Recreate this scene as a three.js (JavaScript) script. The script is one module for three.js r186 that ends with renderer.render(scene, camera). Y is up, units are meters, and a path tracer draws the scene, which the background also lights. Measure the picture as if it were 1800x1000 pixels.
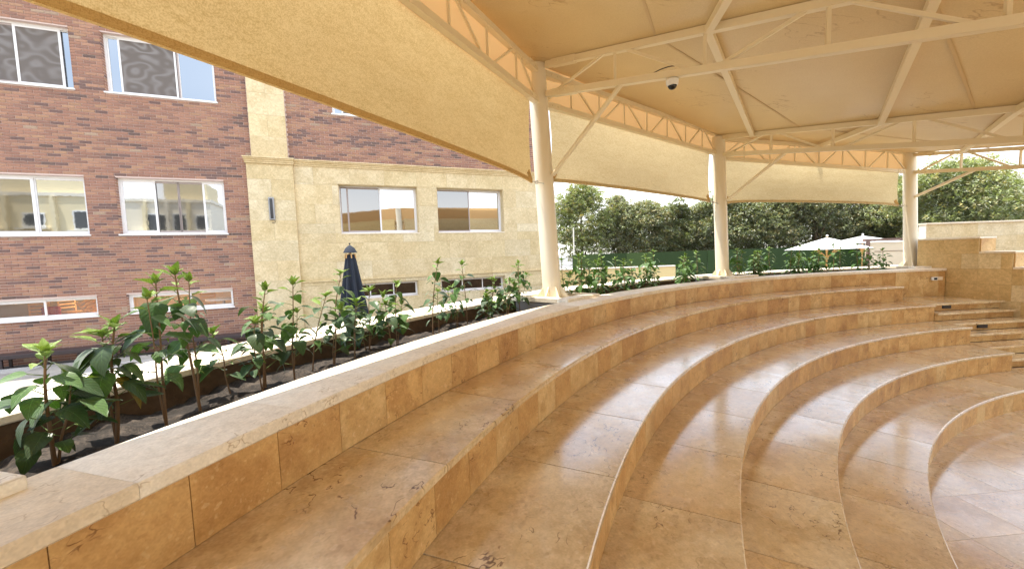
import * as THREE from 'three';
import { mergeGeometries } from 'three/addons/utils/BufferGeometryUtils.js';
import { ImprovedNoise } from 'three/addons/math/ImprovedNoise.js';
import { RoundedBoxGeometry } from 'three/addons/geometries/RoundedBoxGeometry.js';

// ------------------------------------------------------------------ camera, sky, sun, exposure
const scene = new THREE.Scene();
const rad = THREE.MathUtils.degToRad, V = (x, y, z) => new THREE.Vector3(x, y, z);
const EYE = 2.805;                                    // eye height over the stage floor (y = 0)
const camera = new THREE.PerspectiveCamera(70.45, 1024 / 568, 0.05, 600);
{
  const p = rad(4.136), r = rad(-1.974), cp = Math.cos(p), sp = Math.sin(p), cr = Math.cos(r), sr = Math.sin(r);
  const right = V(cr, cp * sr, -sp * sr), up = V(-sr, cp * cr, -sp * cr), back = V(0, sp, cp);
  camera.position.set(0, EYE, 0);
  camera.quaternion.setFromRotationMatrix(new THREE.Matrix4().makeBasis(right, up, back));
}
const renderer = new THREE.WebGLRenderer({ antialias: true });
renderer.toneMapping = THREE.LinearToneMapping;
renderer.toneMappingExposure = 2.8;
renderer.shadowMap.enabled = true;
renderer.setSize(1024, 568);

const SUN = V(-0.29, 0.94, -0.06).normalize();
const noise = new ImprovedNoise();
{
  const w = 1024, h = 512, d = new Float32Array(w * h * 4);
  for (let j = 0; j < h; j++) for (let i = 0; i < w; i++) {
    const el = ((j + 0.5) / h - 0.5) * Math.PI, az = (i / w) * Math.PI * 2;
    const e = Math.max(0, Math.sin(el));
    const k = 1 - Math.exp(-e * 4.6), o = (j * w + i) * 4;
    let c = [1.5 + (0.2 - 1.5) * k, 1.47 + (0.34 - 1.47) * k, 1.38 + (0.58 - 1.38) * k];
    const x = Math.cos(az) * Math.cos(el), z = Math.sin(az) * Math.cos(el);
    const n = noise.noise(x * 2.2 + 3, e * 6, z * 2.2) * 0.6 + noise.noise(x * 5, e * 13 + 7, z * 5) * 0.4;
    const cl = Math.max(0, n + 0.02) * 0.5 * Math.min(1, e * 4);
    const glow = Math.exp(-Math.acos(Math.min(1, Math.max(-1, x * SUN.x + Math.sin(el) * SUN.y - z * SUN.z))) / 0.42);
    c = [c[0] + 1.9 * glow, c[1] + 1.75 * glow, c[2] + 1.5 * glow];
    for (let q = 0; q < 3; q++) d[o + q] = (c[q] * (1 - cl) + 1.4 * cl) * (el < 0 ? 0.5 : 1);
    d[o + 3] = 1;
  }
  const t = new THREE.DataTexture(d, w, h, THREE.RGBAFormat, THREE.FloatType);
  t.mapping = THREE.EquirectangularReflectionMapping; t.magFilter = THREE.LinearFilter; t.minFilter = THREE.LinearFilter; t.needsUpdate = true;
  scene.background = t; scene.environment = t;
}
const sun = new THREE.DirectionalLight(new THREE.Color(1, 0.94, 0.82), 3.2);
sun.position.copy(SUN).multiplyScalar(60); sun.castShadow = true;
Object.assign(sun.shadow.camera, { left: -45, right: 45, top: 45, bottom: -45, near: 1, far: 140 });
sun.shadow.mapSize.set(2048, 2048);
scene.add(sun, sun.target);

// ------------------------------------------------------------------ helpers
function rng(s) { return () => { s |= 0; s = (s + 0x6d2b79f5) | 0; let t = Math.imul(s ^ (s >>> 15), 1 | s); t = (t + Math.imul(t ^ (t >>> 7), 61 | t)) ^ t; return ((t ^ (t >>> 14)) >>> 0) / 4294967296; }; }
const names = new Map();
function numbered(n) { const k = names.get(n) ?? 0; names.set(n, k + 1); return k ? n + '_' + String(k).padStart(3, '0') : n; }
function thing(name, label, category, group) {
  const o = new THREE.Group(); o.name = numbered(name); scene.add(o); return tag(o, label, category, group);
}
function tag(o, label, category, group) { o.userData = { label, category }; if (group) o.userData.group = group; return o; }
function part(name, geo, m, parent, label) {
  const o = new THREE.Mesh(geo, m); o.name = name; o.castShadow = o.receiveShadow = true; parent.add(o);
  if (label) o.userData.label = label; return o;
}
function struct(name, geo, m) { const o = part(name, geo, m, scene); o.userData.kind = 'structure'; return o; }
const merge = (l) => mergeGeometries(l.map((g) => { const q = g.index ? g.toNonIndexed() : g; for (const k of Object.keys(q.attributes)) if (!['position', 'normal', 'uv'].includes(k)) q.deleteAttribute(k); return q; }));

// metric box: uv in metres
function box(w, h, d, x = 0, y = 0, z = 0, uo = 0) {
  const g = new THREE.BoxGeometry(w, h, d).toNonIndexed(), p = g.attributes.position, n = g.attributes.normal, uv = g.attributes.uv;
  g.translate(x, y, z);
  for (let i = 0; i < p.count; i++) {
    const ax = Math.abs(n.getX(i)), ay = Math.abs(n.getY(i));
    if (ay > 0.5) uv.setXY(i, p.getX(i) + uo, p.getZ(i) + uo * 0.7); else if (ax > 0.5) uv.setXY(i, p.getZ(i) + uo, p.getY(i) + uo * 0.7); else uv.setXY(i, p.getX(i) + uo, p.getY(i) + uo * 0.7);
  }
  return g;
}
function rbox(w, h, d, r, x = 0, y = 0, z = 0) {
  const g = new RoundedBoxGeometry(w, h, d, 2, r).toNonIndexed(), p = g.attributes.position, n = g.attributes.normal, uv = g.attributes.uv;
  g.translate(x, y, z);
  for (let i = 0; i < p.count; i++) {
    const ax = Math.abs(n.getX(i)), ay = Math.abs(n.getY(i));
    if (ay > 0.7) uv.setXY(i, p.getX(i), p.getZ(i)); else if (ax > 0.7) uv.setXY(i, p.getZ(i), p.getY(i)); else uv.setXY(i, p.getX(i), p.getY(i));
  }
  return g;
}
// make the winding of every triangle agree with its normals
function wind(g) {
  const p = g.attributes.position, n = g.attributes.normal, ix = g.index, a = V(), b = V(), c = V(), m = V();
  for (let t = 0; t < ix.count; t += 3) {
    const [i, j, k] = [ix.getX(t), ix.getX(t + 1), ix.getX(t + 2)];
    a.fromBufferAttribute(p, i); b.fromBufferAttribute(p, j).sub(a); c.fromBufferAttribute(p, k).sub(a); b.cross(c);
    m.set(n.getX(i) + n.getX(j) + n.getX(k), n.getY(i) + n.getY(j) + n.getY(k), n.getZ(i) + n.getZ(j) + n.getZ(k));
    if (b.dot(m) < 0) { ix.setX(t + 1, k); ix.setX(t + 2, j); }
  }
  return g;
}
// square bar from a to b
function bar(a, b, w, h = w, up = V(0, 1, 0)) {
  const d = b.clone().sub(a), L = d.length(); d.normalize();
  const s = new THREE.Vector3().crossVectors(up, d).normalize(), u = new THREE.Vector3().crossVectors(d, s);
  const g = box(w, h, L, 0, 0, L / 2);
  g.applyMatrix4(new THREE.Matrix4().makeBasis(s, u, d).setPosition(a)); return g;
}
function rod(a, b, r0, r1 = r0, n = 12, open = false) {
  const d = b.clone().sub(a), L = d.length();
  const g = new THREE.CylinderGeometry(r1, r0, L, n, 1, open); g.translate(0, L / 2, 0);
  g.applyQuaternion(new THREE.Quaternion().setFromUnitVectors(V(0, 1, 0), d.normalize())); g.translate(a.x, a.y, a.z); return g;
}
// profile [r, y] (closed, counter-clockwise with r right, y up) swept round the y axis; ends may depend on r
function sweep(profile, a0, a1, seg, uo = 0, vo = 0) {
  const f0 = typeof a0 === 'function' ? a0 : () => a0, f1 = typeof a1 === 'function' ? a1 : () => a1;
  const P = [], N = [], UV = [], idx = [];
  const pt = (r, y, t) => { const a = f0(r) + (f1(r) - f0(r)) * t; return [r * Math.cos(a), y, r * Math.sin(a), a]; };
  let vl = 0; const n = profile.length;
  const rm = profile.reduce((s, q) => s + q[0], 0) / n;
  for (let e = 0; e < n; e++) {
    const [r0, y0] = profile[e], [r1, y1] = profile[(e + 1) % n], L = Math.hypot(r1 - r0, y1 - y0);
    const nr = (y1 - y0) / L, ny = -(r1 - r0) / L, base = P.length / 3;
    for (let s = 0; s <= seg; s++) for (const [r, y, v] of [[r0, y0, vl], [r1, y1, vl + L]]) {
      const q = pt(r, y, s / seg); P.push(q[0], q[1], q[2]); N.push(nr * Math.cos(q[3]), ny, nr * Math.sin(q[3])); UV.push(q[3] * rm + uo, v + vo);
    }
    for (let s = 0; s < seg; s++) { const b = base + s * 2; idx.push(b, b + 1, b + 2, b + 1, b + 3, b + 2); }
    vl += L;
  }
  for (const t of [0, 1]) {
    const base = P.length / 3; const a = pt(rm, 0, t)[3], sg = t ? 1 : -1;
    const cr = profile.reduce((s, q) => s + q[0], 0) / n, cy = profile.reduce((s, q) => s + q[1], 0) / n;
    for (const [r, y] of [[cr, cy], ...profile]) { const q = pt(r, y, t); P.push(q[0], q[1], q[2]); N.push(-Math.sin(a) * sg, 0, Math.cos(a) * sg); UV.push(r + uo, y + vo); }
    for (let e = 0; e < n; e++) { const i = base + 1 + e, j = base + 1 + ((e + 1) % n); if (t) idx.push(base, j, i); else idx.push(base, i, j); }
  }
  const g = new THREE.BufferGeometry();
  g.setAttribute('position', new THREE.Float32BufferAttribute(P, 3)); g.setAttribute('normal', new THREE.Float32BufferAttribute(N, 3)); g.setAttribute('uv', new THREE.Float32BufferAttribute(UV, 2)); g.setIndex(idx);
  return wind(g);
}
const slabProfile = (r0, r1, y0, y1, c = 0.006) => [[r0, y0 + c], [r0, y1 - c], [r0 + c, y1], [r1, y1], [r1, y0], [r0 + c, y0]].reverse();

// ------------------------------------------------------------------ textures
const perm = new Uint8Array(512); { const r = rng(77), p = [...Array(256).keys()]; for (let i = 255; i > 0; i--) { const j = (r() * (i + 1)) | 0; [p[i], p[j]] = [p[j], p[i]]; } for (let i = 0; i < 512; i++) perm[i] = p[i & 255]; }
function vn(x, y, per, per2 = per) {                             // tileable value noise, 0..1
  const xi = Math.floor(x), yi = Math.floor(y); let fx = x - xi, fy = y - yi; fx = fx * fx * (3 - 2 * fx); fy = fy * fy * (3 - 2 * fy);
  const m = (a, p) => ((a % p) + p) % p, x0 = m(xi, per), x1 = m(xi + 1, per), y0 = m(yi, per2), y1 = m(yi + 1, per2);
  const h = (a, b) => perm[perm[a & 255] + (b & 255)] / 255;
  const a = h(x0, y0), b = h(x1, y0), c = h(x0, y1), d = h(x1, y1);
  return a + (b - a) * fx + (c - a) * fy + (a - b - c + d) * fx * fy;
}
function fbm(u, v, f, oct, f2 = f) { let s = 0, a = 0.5, t = 0; for (let o = 0; o < oct; o++) { s += a * vn(u * f + o * 17, v * f2 + o * 31, f, f2); t += a; a *= 0.5; f *= 2; f2 *= 2; } return s / t; }
function tex(w, h, fn, srgb, repeatMetres) {
  const d = new Uint8Array(w * h * 4);
  for (let j = 0; j < h; j++) for (let i = 0; i < w; i++) { const c = fn(i / w, j / h), o = (j * w + i) * 4; d[o] = c[0]; d[o + 1] = c[1]; d[o + 2] = c[2]; d[o + 3] = 255; }
  const t = new THREE.DataTexture(d, w, h); t.wrapS = t.wrapT = THREE.RepeatWrapping; t.magFilter = THREE.LinearFilter; t.minFilter = THREE.LinearMipmapLinearFilter; t.generateMipmaps = true;
  if (srgb) t.colorSpace = THREE.SRGBColorSpace;
  if (repeatMetres) t.repeat.set(1 / repeatMetres, 1 / (repeatMetres * h / w));
  t.needsUpdate = true; return t;
}
const mixc = (a, b, k) => [a[0] + (b[0] - a[0]) * k, a[1] + (b[1] - a[1]) * k, a[2] + (b[2] - a[2]) * k];
const sm = (a, b, x) => { const t = Math.min(1, Math.max(0, (x - a) / (b - a))); return t * t * (3 - 2 * t); };
// limestone with thin dark worm-like veins and shell flecks; base colours in sRGB 0..255
function stoneTex(size, metres, base, alt, vein, veinK, grain, ox, stainK = 0) {
  return tex(size, size, (u, v) => {
    const a = fbm(u + ox, v, 4, 5), b = fbm(u, v + ox, 9, 4), w = fbm(u + 0.3, v + 0.1 + ox, 7, 3);
    const r1 = Math.abs(fbm(u + 0.02 * w + ox, v + 0.04 * b, 17, 4, 24) - 0.5), mask = sm(0.44, 0.62, fbm(u + 0.5, v + ox * 2, 5, 3)), stain = sm(0.56, 0.7, fbm(u + 0.2, v + 0.8 * ox, 6, 5)) * stainK;
    const vv = (1 - sm(0.0, 0.02, r1)) * mask * veinK * sm(0.44, 0.6, fbm(u, v, 34, 2));
    const fl = sm(0.73, 0.84, fbm(u + ox, v + 0.7, 70, 2)) * 0.5, pit = sm(0.72, 0.82, fbm(u + 0.4, v + ox, 46, 2, 60)) * 0.14 * veinK;
    let c = mixc(base, alt, sm(0.36, 0.64, a * 0.6 + b * 0.4)); c = mixc(c, [alt[0] * 0.86, alt[1] * 0.8, alt[2] * 0.72], stain);
    const g = (vn(u * 256, v * 256, 256) - 0.5) * grain + (fbm(u, v, 60, 3) - 0.5) * grain * 1.6;
    c = mixc(c, vein, Math.min(1, vv + pit)); c = mixc(c, [255, 246, 228], fl * 0.4);
    return [c[0] + g, c[1] + g, c[2] + g].map((x) => Math.max(0, Math.min(255, x)));
  }, true, metres);
}
const heightTex = (size, metres, f, oct, pits) => tex(size, size, (u, v) => { const x = fbm(u, v, f, oct), p = pits ? sm(0.68, 0.8, fbm(u + 0.3, v + 0.6, f * 1.5, 2)) * pits : 0; const q = Math.max(0, x - p) * 255; return [q, q, q]; }, false, metres);

const T = {};
T.tread = stoneTex(1024, 2.2, [220, 199, 162], [203, 177, 136], [98, 68, 42], 1, 20, 0.13, 0.34);
T.tread2 = stoneTex(1024, 2.0, [216, 194, 156], [198, 171, 129], [90, 60, 38], 1, 20, 0.57, 0.36);
T.coping = stoneTex(1024, 1.6, [240, 232, 216], [230, 218, 198], [168, 146, 116], 0.7, 16, 0.31);
T.riser = stoneTex(1024, 1.6, [216, 182, 126], [195, 155, 98], [112, 72, 32], 0.8, 14, 0.77, 0.45);
T.facade = stoneTex(512, 2.4, [220, 203, 167], [207, 188, 149], [176, 150, 106], 0.5, 20, 0.21);
T.ground = stoneTex(512, 6, [122, 120, 118], [104, 102, 100], [96, 92, 86], 0.5, 16, 0.41);
T.paver = stoneTex(512, 2.4, [176, 172, 166], [158, 154, 148], [120, 114, 106], 0.5, 18, 0.66);
T.bumpFine = heightTex(512, 0.6, 24, 4, 0.5);
T.bumpSoft = heightTex(512, 1.6, 8, 4, 0);
// polish that varies over the treads
T.polish = tex(512, 512, (u, v) => { const a = fbm(u, v, 5, 4), b = fbm(u, v, 40, 3); const g = 58 + 44 * sm(0.35, 0.7, a) + 44 * (b - 0.5); return [g, g, g]; }, false, 2.2);
// coarse woven sheets
function fabricTex(base, dark, metres, streak) {
  return tex(1024, 1024, (u, v) => {
    const th = 0.5 + 0.25 * Math.sin(u * Math.PI * 2 * 256) + 0.25 * Math.sin(v * Math.PI * 2 * 256);
    const s = fbm(u, v, 6, 4, streak), n = vn(u * 300, v * 300, 300), b = fbm(u + 0.3, v, 40, 3, 90);
    const k = 0.3 * th + 0.16 * s + 0.4 * n + 0.22 * b;
    return mixc(base, dark, sm(0.3, 0.95, k));
  }, true, metres);
}
T.shade = fabricTex([232, 214, 168], [190, 164, 112], 1.6, 24);
T.roof = tex(1024, 1024, (u, v) => {
  const a = fbm(u, v, 4, 5), cr = Math.abs(fbm(u + 0.2 * a, v, 6, 5, 14) - 0.5), m = sm(0.52, 0.66, fbm(u + 0.1, v + 0.6, 4, 3));
  const st = (1 - sm(0, 0.02, cr)) * m * 0.4, n = (vn(u * 400, v * 400, 400) - 0.5) * 12;
  const c = mixc(mixc([216, 190, 138], [203, 171, 115], a), [140, 96, 52], st); return [c[0] + n, c[1] + n, c[2] + n];
}, true, 3);
T.brick = tex(256, 256, (u, v) => { const g = 236 + 40 * (fbm(u, v, 12, 4) - 0.5) + 26 * (vn(u * 128, v * 128, 128) - 0.5); return [g, g, g]; }, true, 0.5);
T.soil = tex(512, 512, (u, v) => { const a = fbm(u, v, 10, 5), b = vn(u * 128, v * 128, 128); const c = mixc([40, 34, 29], [84, 73, 63], sm(0.35, 0.75, a * 0.7 + b * 0.3)); return c; }, true, 0.8);
T.leaf = tex(256, 256, (u, v) => {
  const x = Math.abs(u - 0.5) * 2, rib = 1 - sm(0, 0.05, x), q = (v * 7 - x * 2.4) % 1, side = 1 - sm(0.02, 0.1, Math.abs(((q + 1) % 1) - 0.5));
  const n = fbm(u, v, 14, 3), g = 178 + 40 * (n - 0.5) + 54 * Math.max(rib, side * 0.55); return [g, g, g * 0.9];
}, true);
T.leafBump = tex(256, 256, (u, v) => { const x = Math.abs(u - 0.5) * 2, q = (((v * 7 - x * 2.4) % 1) + 1) % 1, h = 0.4 + 0.5 * Math.sin(q * Math.PI) - 0.5 * (1 - sm(0, 0.06, x)); return [h * 200, h * 200, h * 200]; }, false);
T.moire = tex(512, 256, (u, v) => {
  const a = fbm(u, v, 3, 3), b = fbm(u + 0.4, v + 0.2, 5, 2), w = Math.sin((a * 6 + b * 2) * Math.PI * 2) * 0.5 + 0.5;
  return mixc([104, 95, 88], [158, 155, 154], Math.pow(w, 1.5) * (0.2 + 0.5 * fbm(u + 0.2, v + 0.7, 4, 2)));
}, true);
T.rough = tex(512, 512, (u, v) => { const a = vn(u * 40, v * 40, 40), b = fbm(u, v, 26, 3); const q = 255 * Math.min(1, Math.max(0.1, sm(0.2, 0.55, a) * 0.5 + b * 0.6)); return [q, q, q]; }, false, 4);

// ------------------------------------------------------------------ materials
const std = (o) => new THREE.MeshStandardMaterial({ roughness: 0.7, side: THREE.DoubleSide, ...o }), phys = (o) => new THREE.MeshPhysicalMaterial({ roughness: 0.7, side: THREE.DoubleSide, ...o });
const M = {
  tread: [['tread', 0xffffff], ['tread2', 0xffffff], ['tread', 0xf8f3ec], ['tread2', 0xfff8f0]].map(([t, c]) => phys({ map: T[t], color: c, roughnessMap: T.polish, roughness: 0.95, bumpMap: T.bumpSoft, bumpScale: 0.0009, clearcoat: 0.95, clearcoatRoughness: 0.13 })),
  coping: [0xffffff, 0xf6f0e6, 0xfdf6ee].map((c) => std({ map: T.coping, color: c, roughness: 0.62, bumpMap: T.bumpFine, bumpScale: 0.0015 })),
  riser: [0xffffff, 0xf8efe2, 0xf2e6d6, 0xfff6e8].map((c) => std({ map: T.riser, color: c, roughness: 0.5, bumpMap: T.bumpFine, bumpScale: 0.0018 })),
  shadowBrown: std({ map: T.ground, color: new THREE.Color(0.62, 0.4, 0.24), roughness: 0.95, bumpMap: T.bumpFine, bumpScale: 0.004 }),  // shade on the outer planter wall, put into an even dark brown
  joint: std({ color: new THREE.Color(0.09, 0.055, 0.03), roughness: 0.95 }),
  facade: [0xffffff, 0xfcf8f0, 0xfef9ee, 0xf8f3e6].map((c) => std({ map: T.facade, color: c, roughness: 0.85, bumpMap: T.bumpFine, bumpScale: 0.003 })),
  facadeJoint: std({ color: new THREE.Color(0.5, 0.41, 0.25), roughness: 0.95 }),
  wallStone: [0xffffff, 0xf2e6d0, 0xfaf0dc].map((c) => std({ map: T.facade, color: new THREE.Color(c).multiply(new THREE.Color(1.06, 1.02, 0.93)), roughness: 0.75, bumpMap: T.bumpFine, bumpScale: 0.003 })),
  paint: std({ color: new THREE.Color(0.82, 0.71, 0.5), roughness: 0.42, bumpMap: T.bumpSoft, bumpScale: 0.0006 }),
  columnPaint: std({ color: new THREE.Color(0.82, 0.74, 0.58), roughness: 0.38, bumpMap: T.bumpSoft, bumpScale: 0.0006 }),
  steel: std({ color: 0xb8b2a6, metalness: 0.9, roughness: 0.35 }),
  roof: phys({ map: T.roof, roughness: 0.5, clearcoat: 0.4, clearcoatRoughness: 0.3, transmission: 0.035, thickness: 0 }),
  roofSeam: std({ color: new THREE.Color(0.61, 0.45, 0.25), roughness: 0.6 }),
  fascia: phys({ color: new THREE.Color(0.78, 0.5, 0.22), roughness: 0.95, transmission: 0.4, thickness: 0 }),
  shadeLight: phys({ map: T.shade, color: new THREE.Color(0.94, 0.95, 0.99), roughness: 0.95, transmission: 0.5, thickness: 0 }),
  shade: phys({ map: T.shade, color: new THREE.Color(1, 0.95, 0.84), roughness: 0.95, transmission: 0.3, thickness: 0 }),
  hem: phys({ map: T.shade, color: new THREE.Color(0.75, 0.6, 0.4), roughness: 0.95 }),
  mortar: std({ color: new THREE.Color(0.68, 0.53, 0.47), roughness: 0.95 }),
  frame: std({ color: new THREE.Color(0.8, 0.78, 0.76), roughness: 0.35 }),
  frameWarm: std({ color: new THREE.Color(0.4, 0.33, 0.3), roughness: 0.4 }),
  dark: std({ color: new THREE.Color(0.02, 0.02, 0.022), roughness: 0.6 }),
  glass: std({ color: new THREE.Color(0.46, 0.475, 0.49), metalness: 1, roughness: 0.015, bumpMap: T.bumpSoft, bumpScale: 0.00018 }),
  glassDim: std({ color: new THREE.Color(0.27, 0.262, 0.25), metalness: 1, roughness: 0.03, bumpMap: T.bumpSoft, bumpScale: 0.0002 }),
  glassUp: std({ color: new THREE.Color(0.33, 0.355, 0.38), metalness: 1, roughness: 0.015, bumpMap: T.bumpSoft, bumpScale: 0.00018 }),
  glassPale: std({ color: new THREE.Color(0.58, 0.6, 0.61), metalness: 1, roughness: 0.02, bumpMap: T.bumpSoft, bumpScale: 0.00015 }),
  clear: phys({ color: 0xffffff, transmission: 1, thickness: 0, roughness: 0, ior: 1.5 }),
  screen: std({ map: T.moire, roughness: 0.7 }),
  room: std({ color: new THREE.Color(0.5, 0.38, 0.24), roughness: 0.9 }),
  wood: std({ color: new THREE.Color(0.62, 0.36, 0.12), roughness: 0.5 }),
  brown: std({ color: new THREE.Color(0.045, 0.03, 0.03), roughness: 0.5 }),
  soil: std({ map: T.soil, roughness: 1, bumpMap: T.rough, bumpScale: 0.03 }),
  ground: std({ map: T.ground, roughness: 0.9 }),
  concrete: std({ color: new THREE.Color(0.3, 0.28, 0.26), roughness: 0.95, bumpMap: T.rough, bumpScale: 0.02 }),
  navy: std({ color: new THREE.Color(0.016, 0.022, 0.036), roughness: 0.85 }),
  white: std({ color: new THREE.Color(0.82, 0.82, 0.8), roughness: 0.6 }),
  canvas: phys({ color: new THREE.Color(0.86, 0.85, 0.82), roughness: 0.95, transmission: 0.3, thickness: 0 }),
  green: [[0.026, 0.05, 0.012], [0.055, 0.09, 0.024], [0.03, 0.058, 0.014]].map((c) => std({ color: new THREE.Color(...c), roughness: 0.95 })),
  bark: std({ color: new THREE.Color(0.2, 0.14, 0.09), roughness: 0.9 }),
  stem: std({ color: new THREE.Color(0.2, 0.12, 0.06), roughness: 0.8 }),
  stemGreen: std({ color: new THREE.Color(0.14, 0.2, 0.05), roughness: 0.7 }),
  cream: std({ color: new THREE.Color(0.78, 0.68, 0.46), roughness: 0.9 }),
  creamWhite: std({ color: new THREE.Color(0.8, 0.75, 0.64), roughness: 0.9 }),
  villaPane: std({ color: new THREE.Color(0.07, 0.075, 0.08), roughness: 0.15 }),
  redBrown: std({ color: new THREE.Color(0.22, 0.13, 0.1), roughness: 0.6 }),
  hoard: std({ color: new THREE.Color(0.85, 0.7, 0.5), roughness: 0.8 }),
  roughStone: std({ map: T.rough, color: new THREE.Color(0.95, 0.8, 0.5), roughness: 0.95, bumpMap: T.rough, bumpScale: 0.08 }),
};
const leafMat = (r, g, b, coat) => phys({ map: T.leaf, color: new THREE.Color(r, g, b), roughness: 0.85, transmission: 0.28, thickness: 0, clearcoat: coat, clearcoatRoughness: 0.3, bumpMap: T.leafBump, bumpScale: 0.002 });
M.leafDark = [leafMat(0.06, 0.18, 0.022, 0.25), leafMat(0.12, 0.3, 0.03, 0.2), leafMat(0.06, 0.15, 0.03, 0.35)];
M.leafLime = [leafMat(0.4, 0.62, 0.07, 0.15), leafMat(0.3, 0.52, 0.06, 0.2)];
M.leafFar = leafMat(0.12, 0.3, 0.035, 0.15);
M.leafYellow = leafMat(0.6, 0.42, 0.02, 0.1);

// ------------------------------------------------------------------ the seating bowl, concentric about CX, CZ
const CX = 10.714, CZ = 2.439, D = Math.PI / 180;
const LV = [0, 1, 2, 3, 4, 5, 6].map((k) => EYE - (1 + 0.501 * k) * 0.7);      // 0 coping top, 1..5 treads, 6 stage floor
LV[6] = 0;
const RE = [12.52, 11.925, 11.21, 10.505, 9.82, 9.127], RR = [12.55, 11.965, 11.25, 10.548, 9.862, 9.17];
const ENDX = 9.2, STEP_END = (r) => -Math.PI / 2 + Math.asin((ENDX - CX) / r);     // tiers stop along x = 9.2
const A_END = -205 * D;
const pol = (r, a, y) => V(CX + r * Math.cos(a * D), y, CZ + r * Math.sin(a * D));
const rs = rng(5);
const tierLabels = ['highest curved stone seating tier, right below the planter wall', 'second highest curved stone seating tier, its end beside the first step light', 'middle curved stone seating tier, its end beside the second step light', 'second lowest curved stone seating tier, one above the stage ring', 'lowest curved stone seating tier, bordering the tiled stage floor'];
const starts = [-149.2, -149.6, -147.25, -145.4, -146];
for (let k = 1; k <= 5; k++) {
  const t = thing('seating_tier', tierLabels[k - 1], 'seating tier', 'curved stone seating tiers'); t.position.set(CX, 0, CZ);
  const y1 = LV[k], y0 = LV[k + 1], th = 0.045, back = RR[k - 1];
  part('core', sweep([[RR[k] + 0.024, Math.max(y0 - 0.02, 0.006)], [back + 0.03, Math.max(y0 - 0.02, 0.006)], [back + 0.03, y1 - th], [RR[k] + 0.024, y1 - th]], A_END, (r) => STEP_END(r) - 0.002, 90), M.joint, t);
  const dA = (0.965 / ((RE[k] + back) / 2)) / D, gap = 0.0036 / RE[k];
  const a0 = starts[k - 1] * D;
  let n0 = Math.ceil((a0 - A_END) / (dA * D));
  for (let i = -n0; ; i++) {
    const s = a0 + i * dA * D; if (s + 0.2 * dA * D > STEP_END(RE[k])) break;
    const last = s + dA * D * 1.2 > STEP_END(RE[k]);
    const g = sweep(slabProfile(RE[k], back + 0.018, y1 - th, y1, 0.007), s + gap, last ? STEP_END : s + dA * D - gap, 6, rs() * 9, rs() * 9);
    const m = part('tread_slab', g, M.tread[(rs() * 4) | 0], t); m.position.y = -rs() * 0.0015;
  }
  const dR = 1.72 * D;
  for (let a = A_END; a < STEP_END(RR[k]) - 0.3 * dR; a += dR) {
    const last = a + dR * 1.3 > STEP_END(RR[k]);
    const g = sweep([[RR[k], y0 + 0.002], [RR[k], y1 - th - 0.001], [RR[k] + 0.022, y1 - th - 0.001], [RR[k] + 0.022, y0 + 0.002]].reverse(), a + 0.0017 / RR[k], last ? STEP_END : a + dR - 0.0017 / RR[k], 3, rs() * 9, rs() * 9);
    part('riser_panel', g, M.riser[(rs() * 4) | 0], t);
  }
  // end face of the tier, cut along the stair
  const e0 = STEP_END(RR[k]), e1 = STEP_END(back), zf = CZ + RR[k] * Math.sin(e0), zb = CZ + back * Math.sin(e1);
  part('end_panel', box(0.02, y1 - th - y0 - 0.004, zf - zb - 0.02, ENDX - CX + 0.012, (y1 - th + y0) / 2, (zf + zb) / 2 - CZ, rs() * 5), M.riser[1], t);
}
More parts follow.
